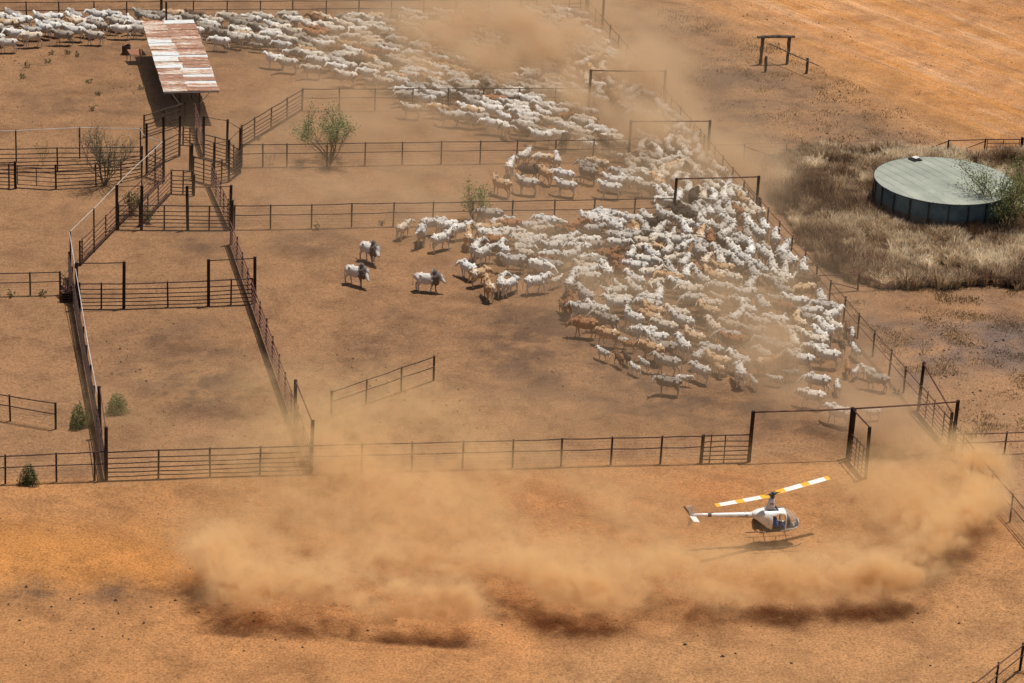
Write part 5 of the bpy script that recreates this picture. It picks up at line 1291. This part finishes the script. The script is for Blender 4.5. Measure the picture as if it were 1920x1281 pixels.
    # pilot
    P = [('e', (.05, 0, .98), (.17, .17, .14)), ('c', (.04, 0, 1.02), .15, (.02, 0, 1.36), .165), ('e', (.02, 0, 1.42), (.12, .20, .10)), ('c', (.02, 0, 1.45), .06, (.05, 0, 1.56), .055), ('e', (.07, 0, 1.66), (.10, .080, .125)),
         ('e', (.165, 0, 1.645), (.025, .02, .025)), ('e', (.07, .082, 1.65), (.02, .012, .03)), ('e', (.07, -.082, 1.65), (.02, .012, .03))]
    for s in (1, -1):
        P += [('c', (.05, .10 * s, .98), .10, (.48, .13 * s, 1.02), .075), ('c', (.48, .13 * s, 1.02), .07, (.72, .12 * s, .82), .045), ('c', (.72, .12 * s, .80), .045, (.86, .12 * s, .79), .04),
              ('c', (.02, .20 * s, 1.40), .06, (.14, .25 * s, 1.14), .048), ('c', (.14, .25 * s, 1.14), .045, (.40, .17 * s, 1.13), .034), ('c', (.40, .17 * s, 1.13), .03, (.47, .15 * s, 1.13), .034)]
        for q in range(4): P.append(('c', (.47, (.15 + (q - 1.5) * .018) * s, 1.145 - q * .004), .011, (.53, (.14 + (q - 1.5) * .018) * s, 1.12), .009))
        P.append(('c', (.45, .125 * s, 1.13), .012, (.50, .11 * s, 1.14), .010))
    shirt = simple('blue_shirt', (.03, .13, .45), (.05, .20, .60), 8, .9); jeans = simple('blue_jeans', (.07, .11, .22), (.11, .16, .30), 10, .9); skin = simple('skin', (.50, .28, .18), (.55, .32, .21), 6, .6); boots = simple('brown_boots', (.06, .035, .02), (.09, .05, .03), 8, .7)
    def cl(c):
        if c.z > 1.50: return 2
        if c.x > .30 and c.z > 1.09 and abs(c.y) < .24 and c.z < 1.2 and c.x > .36: return 2
        if c.x > .70 and c.z < .88: return 3
        if c.z < 1.075 and (c.x > .16 or c.z < 1.02): return 1
        return 0
    pm = body_mesh('person', P, .014, 5000, [shirt, jeans, skin, boots], 2, cl)
    off = Vector((.10, -.25, .02)); rot = Matrix.Rotation(hd, 3, 'Z')
    po = new_obj('person', pm); po.location = base + rot @ off; po.rotation_euler = (0, 0, hd)
    tag(po, 'pilot in a blue shirt and jeans seated at the open door of the helicopter', 'person')
    mb = MB(); V_ = []; 
    for v in ICO_V:
        if v[2] > -.15: pass
    hm = MB(); hm.add([(v[0] * .112 + .055, v[1] * .092, max(v[2], -.1) * .115 + 1.69) for v in ICO_V], ICO_F); hm.tube([(.055, 0, 1.705), (.055, 0, 1.715)], .16, 14)
    new_obj('hat', hm.mesh('hat', smooth=True), simple('pale_felt_hat', (.35, .28, .20), (.42, .34, .25), 9, .9), po)
helicopter()

# ------------------------------------------------------------------ dust: real volumes, density grids from numpy
def noise3(X, Y, Z, scale, seed, octaves=3, rough=.55):
    rs_ = np.random.RandomState(seed); out = np.zeros(X.shape, np.float32); amp = 1.; tot = 0.
    for o in range(octaves):
        g = rs_.rand(32, 32, 32).astype(np.float32)
        x, y, z = X / scale + 5.2 * o, Y / scale + 3.1 * o, Z / scale + 7.7 * o
        xi, yi, zi = np.floor(x).astype(int), np.floor(y).astype(int), np.floor(z).astype(int)
        fx, fy, fz = x - xi, y - yi, z - zi
        fx, fy, fz = [f * f * (3 - 2 * f) for f in (fx, fy, fz)]
        acc = 0
        for dx in (0, 1):
            for dy in (0, 1):
                for dz in (0, 1):
                    acc = acc + g[(xi + dx) % 32, (yi + dy) % 32, (zi + dz) % 32] * (fx if dx else 1 - fx) * (fy if dy else 1 - fy) * (fz if dz else 1 - fz)
        out += amp * acc; tot += amp; amp *= rough; scale /= 2.1
    return out / tot

def dust_mat(name, col, dens, fine):
    m = bpy.data.materials.new(name); m.use_nodes = True; nt = m.node_tree; nt.nodes.clear()
    out = N(nt, 'ShaderNodeOutputMaterial'); pv = N(nt, 'ShaderNodeVolumePrincipled'); nt.links.new(pv.outputs[0], out.inputs['Volume'])
    pv.inputs['Color'].default_value = (*col, 1); 
    at = N(nt, 'ShaderNodeAttribute', attribute_name='density'); tc = N(nt, 'ShaderNodeTexCoord'); mp = N(nt, 'ShaderNodeMapping'); mp.inputs['Scale'].default_value = (1.0, .8, 1.3); mp.inputs['Rotation'].default_value = (.3, .2, .5); nt.links.new(tc.outputs['Object'], mp.inputs[0])
    nn = noise_n(nt, fine, 2, .65, mp.outputs[0], .7); mr = N(nt, 'ShaderNodeMapRange'); nt.links.new(nn.outputs[0], mr.inputs[0]); mr.inputs[1].default_value = .36; mr.inputs[2].default_value = .66; mr.inputs[3].default_value = .12; mr.inputs[4].default_value = 2.1
    m1 = N(nt, 'ShaderNodeMath', operation='MULTIPLY'); nt.links.new(at.outputs['Fac'], m1.inputs[0]); nt.links.new(mr.outputs[0], m1.inputs[1])
    m2 = N(nt, 'ShaderNodeMath', operation='MULTIPLY'); nt.links.new(m1.outputs[0], m2.inputs[0]); m2.inputs[1].default_value = dens
    if fine:
        pv.inputs['Density Attribute'].default_value = ''; nt.links.new(m2.outputs[0], pv.inputs['Density'])
    else: pv.inputs['Density'].default_value = dens
    pv.inputs['Anisotropy'].default_value = -.22
    return m

def dust_volume(name, label, lo, hi, cell, fn, material):
    nx, ny, nz = [max(2, int(round((hi[i] - lo[i]) / cell[i])) + 1) for i in range(3)]
    z, y, x = np.meshgrid(np.linspace(lo[2], hi[2], nz), np.linspace(lo[1], hi[1], ny), np.linspace(lo[0], hi[0], nx), indexing='ij')
    D = fn(x.astype(np.float32), y.astype(np.float32), z.astype(np.float32)).astype(np.float32)
    D[0] *= 1; D[-1] = 0; D[:, 0] = 0; D[:, -1] = 0; D[:, :, 0] = 0; D[:, :, -1] = 0
    n = nx * ny * nz
    me = bpy.data.meshes.new(name); me.vertices.add(n)
    co = np.zeros((n, 3), np.float32); co[0] = lo; co[1:] = hi; me.vertices.foreach_set('co', co.ravel())
    a = me.attributes.new('dens', 'FLOAT', 'POINT'); a.data.foreach_set('value', D.ravel())
    o = new_obj(name, me, material); tag(o, label, None, None, 'stuff')
    ng = bpy.data.node_groups.new(name, 'GeometryNodeTree')
    ng.interface.new_socket('Geometry', in_out='INPUT', socket_type='NodeSocketGeometry'); ng.interface.new_socket('Geometry', in_out='OUTPUT', socket_type='NodeSocketGeometry')
    gi = ng.nodes.new('NodeGroupInput'); go = ng.nodes.new('NodeGroupOutput')
    vc = ng.nodes.new('GeometryNodeVolumeCube'); L = ng.links
    vc.inputs['Min'].default_value = lo; vc.inputs['Max'].default_value = hi
    vc.inputs['Resolution X'].default_value = nx; vc.inputs['Resolution Y'].default_value = ny; vc.inputs['Resolution Z'].default_value = nz
    pos = ng.nodes.new('GeometryNodeInputPosition'); sp = ng.nodes.new('ShaderNodeSeparateXYZ'); L.new(pos.outputs[0], sp.inputs[0])
    idx = []
    for i, (nn, ax) in enumerate(zip((nx, ny, nz), 'XYZ')):
        mr = ng.nodes.new('ShaderNodeMapRange'); mr.inputs['From Min'].default_value = lo[i]; mr.inputs['From Max'].default_value = hi[i]; mr.inputs['To Min'].default_value = 0; mr.inputs['To Max'].default_value = nn - 1
        L.new(sp.outputs[i], mr.inputs['Value'])
        rd = ng.nodes.new('ShaderNodeMath'); rd.operation = 'ROUND'; L.new(mr.outputs[0], rd.inputs[0]); idx.append(rd.outputs[0])
    m1 = ng.nodes.new('ShaderNodeMath'); m1.operation = 'MULTIPLY_ADD'; L.new(idx[2], m1.inputs[0]); m1.inputs[1].default_value = ny; L.new(idx[1], m1.inputs[2])
    f2i = ng.nodes.new('FunctionNodeFloatToInt'); f2i.rounding_mode = 'ROUND'; L.new(m1.outputs[0], f2i.inputs[0])
    f3i = ng.nodes.new('FunctionNodeFloatToInt'); f3i.rounding_mode = 'ROUND'; L.new(idx[0], f3i.inputs[0])
    im = ng.nodes.new('FunctionNodeIntegerMath'); im.operation = 'MULTIPLY_ADD'; L.new(f2i.outputs[0], im.inputs[0]); im.inputs[1].default_value = nx; L.new(f3i.outputs[0], im.inputs[2])
    na = ng.nodes.new('GeometryNodeInputNamedAttribute'); na.data_type = 'FLOAT'; na.inputs['Name'].default_value = 'dens'
    si = ng.nodes.new('GeometryNodeSampleIndex'); si.data_type = 'FLOAT'; si.domain = 'POINT'; si.clamp = True
    L.new(gi.outputs[0], si.inputs['Geometry']); L.new(na.outputs[0], si.inputs['Value']); L.new(im.outputs[0], si.inputs['Index'])
    L.new(si.outputs[0], vc.inputs['Density'])
    sm = ng.nodes.new('GeometryNodeSetMaterial'); sm.inputs['Material'].default_value = material; L.new(vc.outputs[0], sm.inputs[0]); L.new(sm.outputs[0], go.inputs[0])
    md = o.modifiers.new('dust', 'NODES'); md.node_group = ng
    return o

def blob_field(x, y, blobs):
    """2-D field from soft ellipses given at photo pixels: (px, py, rx px, ry px, strength)"""
    px, py = project(x, y); out = np.zeros(x.shape, np.float32)
    for bx_, by_, rx, ry, k in blobs:
        d = ((px - bx_) / rx) ** 2 + ((py - by_) / ry) ** 2; out += k * np.exp(-d)
    return out

HERD_BLOBS = [  # ground positions
    (760, 110, 190, 50, .6), (700, 60, 200, 45, .55), (930, 150, 150, 60, 1.1), (870, 60, 160, 50, .55), (1010, 110, 140, 60, .95), (960, 200, 160, 40, .5), (1080, 30, 100, 40, .6), (1090, 150, 100, 60, 1.6), (1060, 60, 80, 40, .8), (1130, 230, 90, 60, 2.0), (1200, 190, 60, 60, 1.5), (1180, 320, 70, 45, 1.7), (1130, 290, 60, 40, 1.2),
    (1270, 330, 80, 60, .9), (1250, 250, 60, 60, .8), (1340, 400, 70, 50, .45), (1420, 370, 70, 50, .9), (1380, 300, 60, 40, .7), (1250, 130, 50, 60, .7),
    (640, 260, 190, 60, .42), (800, 320, 200, 60, .40), (600, 400, 200, 50, .30), (700, 200, 140, 40, .5), (560, 160, 80, 40, .25),
    (880, 440, 120, 50, .35), (1030, 500, 90, 60, .45), (1070, 590, 50, 30, 1.0), (1150, 560, 120, 50, .35), (1290, 540, 90, 50, .45), (1180, 600, 60, 30, .4), (1330, 640, 120, 60, .65), (1440, 640, 120, 60, .42), (1520, 700, 90, 40, .6), (1390, 740, 130, 30, .9), (1500, 590, 80, 50, .35),
    (1490, 790, 120, 40, .6), (1620, 790, 90, 50, .8), (1700, 860, 80, 60, .75), (1660, 760, 70, 50, .5), (1570, 860, 60, 30, .5)]
NEAR_BLOBS = [(520, 770, 260, 50, .40), (330, 790, 200, 60, .34), (690, 800, 190, 50, .75), (630, 880, 190, 50, .9), (770, 910, 220, 60, 1.0), (940, 880, 130, 50, .5), (420, 930, 190, 60, .40), (560, 980, 170, 60, .9), (860, 1000, 260, 60, 1.0), (1080, 1000, 200, 60, .7), (1250, 1040, 160, 60, .8),
    (900, 800, 260, 40, .35), (1150, 830, 200, 40, .30), (1300, 960, 90, 40, .4), (420, 1060, 120, 50, .9), (640, 1080, 200, 60, .9), (900, 1080, 200, 50, .9), (1150, 1090, 200, 45, .9), (1400, 1100, 200, 35, .35), (1620, 1070, 150, 50, .7), (1620, 960, 160, 70, .6), (1730, 930, 110, 80, .8), (1700, 1000, 130, 60, .8), (1350, 900, 120, 40, .3)]
RIM = [(395, 1120, 46, 30, 2.2), (450, 1165, 60, 26, 3.0), (530, 1175, 60, 24, 2.4), (470, 1090, 70, 40, 1.2), (640, 1185, 60, 24, 2.6), (710, 1200, 64, 26, 3.4), (790, 1205, 64, 26, 3.6), (860, 1190, 50, 24, 3.0), (700, 1140, 120, 36, 1.6), (850, 1130, 100, 40, 1.6),
       (930, 1140, 50, 24, 3.2), (990, 1150, 60, 22, 3.0), (1080, 1165, 66, 24, 3.2), (1160, 1160, 60, 24, 2.6), (1110, 1110, 110, 34, 1.3), (1240, 1135, 50, 22, 3.0), (1310, 1150, 60, 24, 3.4), (1370, 1165, 60, 24, 3.4), (1450, 1150, 66, 22, 3.4), (1530, 1148, 66, 22, 3.4), (1610, 1142, 66, 22, 3.4), (1680, 1125, 50, 24, 3.0),
       (1350, 1110, 100, 30, 1.3), (1560, 1100, 110, 34, 1.5), (1740, 1095, 44, 30, 3.2), (1785, 1050, 40, 30, 2.6), (1820, 1000, 44, 34, 2.4), (1850, 960, 36, 28, 2.6), (1760, 1010, 90, 60, 1.2), (1800, 910, 50, 45, 1.2)]
DM1 = dust_mat('herd_dust', (.86, .655, .43), .22, 0)
DM2 = dust_mat('rotor_dust', (.965, .715, .395), .21, 1.0)
def shape(base, x, y, z, h, sc, seed, sharp, floor_):
    n = noise3(x + 1.3 * z, y, z * 1.3, sc, seed, 5, .62)
    w = np.clip((n - floor_) * sharp, 0, None)
    top = h * (.55 + .9 * np.clip(base / 1.6, 0, 1.2))
    return base * w * np.clip(1.15 - (z / top) ** 1.6, 0, 1)
def herd_fn(x, y, z):
    b = blob_field(x[0], y[0], HERD_BLOBS)[None] * np.ones_like(z)
    d = shape(b, x, y, z, 3.6, 6.0, 3, 4.2, .36) * np.clip((noise3(x, y, z, 1.9, 23, 2, .6) - .36) * 6.5, .15, 2.0)
    haze = np.clip(blob_field(x[0], y[0], [(850, 280, 420, 160, .24), (1330, 640, 230, 70, .38), (1500, 560, 130, 120, .2), (1200, 760, 300, 60, .16), (1080, 480, 120, 40, .2), (800, 90, 600, 60, .16), (1250, 300, 130, 160, .35), (1420, 380, 60, 120, .3), (600, 420, 250, 80, .12)]), 0, .5)[None] * np.clip(1 - z / 4, 0, 1)
    return d + haze
def near_fn(x, y, z):
    b = blob_field(x[0], y[0], NEAR_BLOBS)[None] * np.ones_like(z)
    d = shape(b, x, y, z, 3.4, 4.6, 13, 3.6, .34)
    r = blob_field(x[0], y[0], RIM)[None] * np.ones_like(z)
    wx = (noise3(x, y, z, 5.0, 51, 2) - .5) * 5.0; wy = (noise3(x, y, z, 5.0, 52, 2) - .5) * 5.0
    n = noise3(x + wx, y + wy + z * .6, z * 1.2, 3.0, 17, 5, .66)
    r = 2.3 * r * (.62 + .5 * np.clip((noise3(x + wx, y + wy, z, 7.0, 71, 2) - .3) * 3, 0, 1.3))
    lift = np.clip((z - .9) / .9, 0.02, 1); top = 2.3 + 1.1 * np.clip(r / 3, 0, 1)
    rr_ = r * np.clip((n - .40) * 6.5, 0, 2.2) * lift * np.clip(1.2 - (z / top) ** 2, 0, 1)
    # clear pocket under and around the helicopter
    hp_ = G(1415, 1052); q = np.clip(1.15 - 1.25 * np.exp(-(((x - hp_.x) / 6.2) ** 4 + ((y - hp_.y) / 6.4) ** 4)), 0.10, 1)
    return (d * .8 * (.25 + .75 * q) + rr_ * q)
a, b_, c_, d_ = G(430, 0), G(1850, 900), G(300, 850), G(1500, 10)
dust_volume('herd_dust', 'brown dust hanging over the moving herd and lane', (-32, 156, -.1), (30, 246, 6.5), (.45, .5, .45), herd_fn, DM1)
dust_volume('rotor_dust', 'orange dust cloud blown out around the hovering helicopter', (-30, 131, -.1), (33, 171, 5.9), (.24, .27, .25), near_fn, DM2)
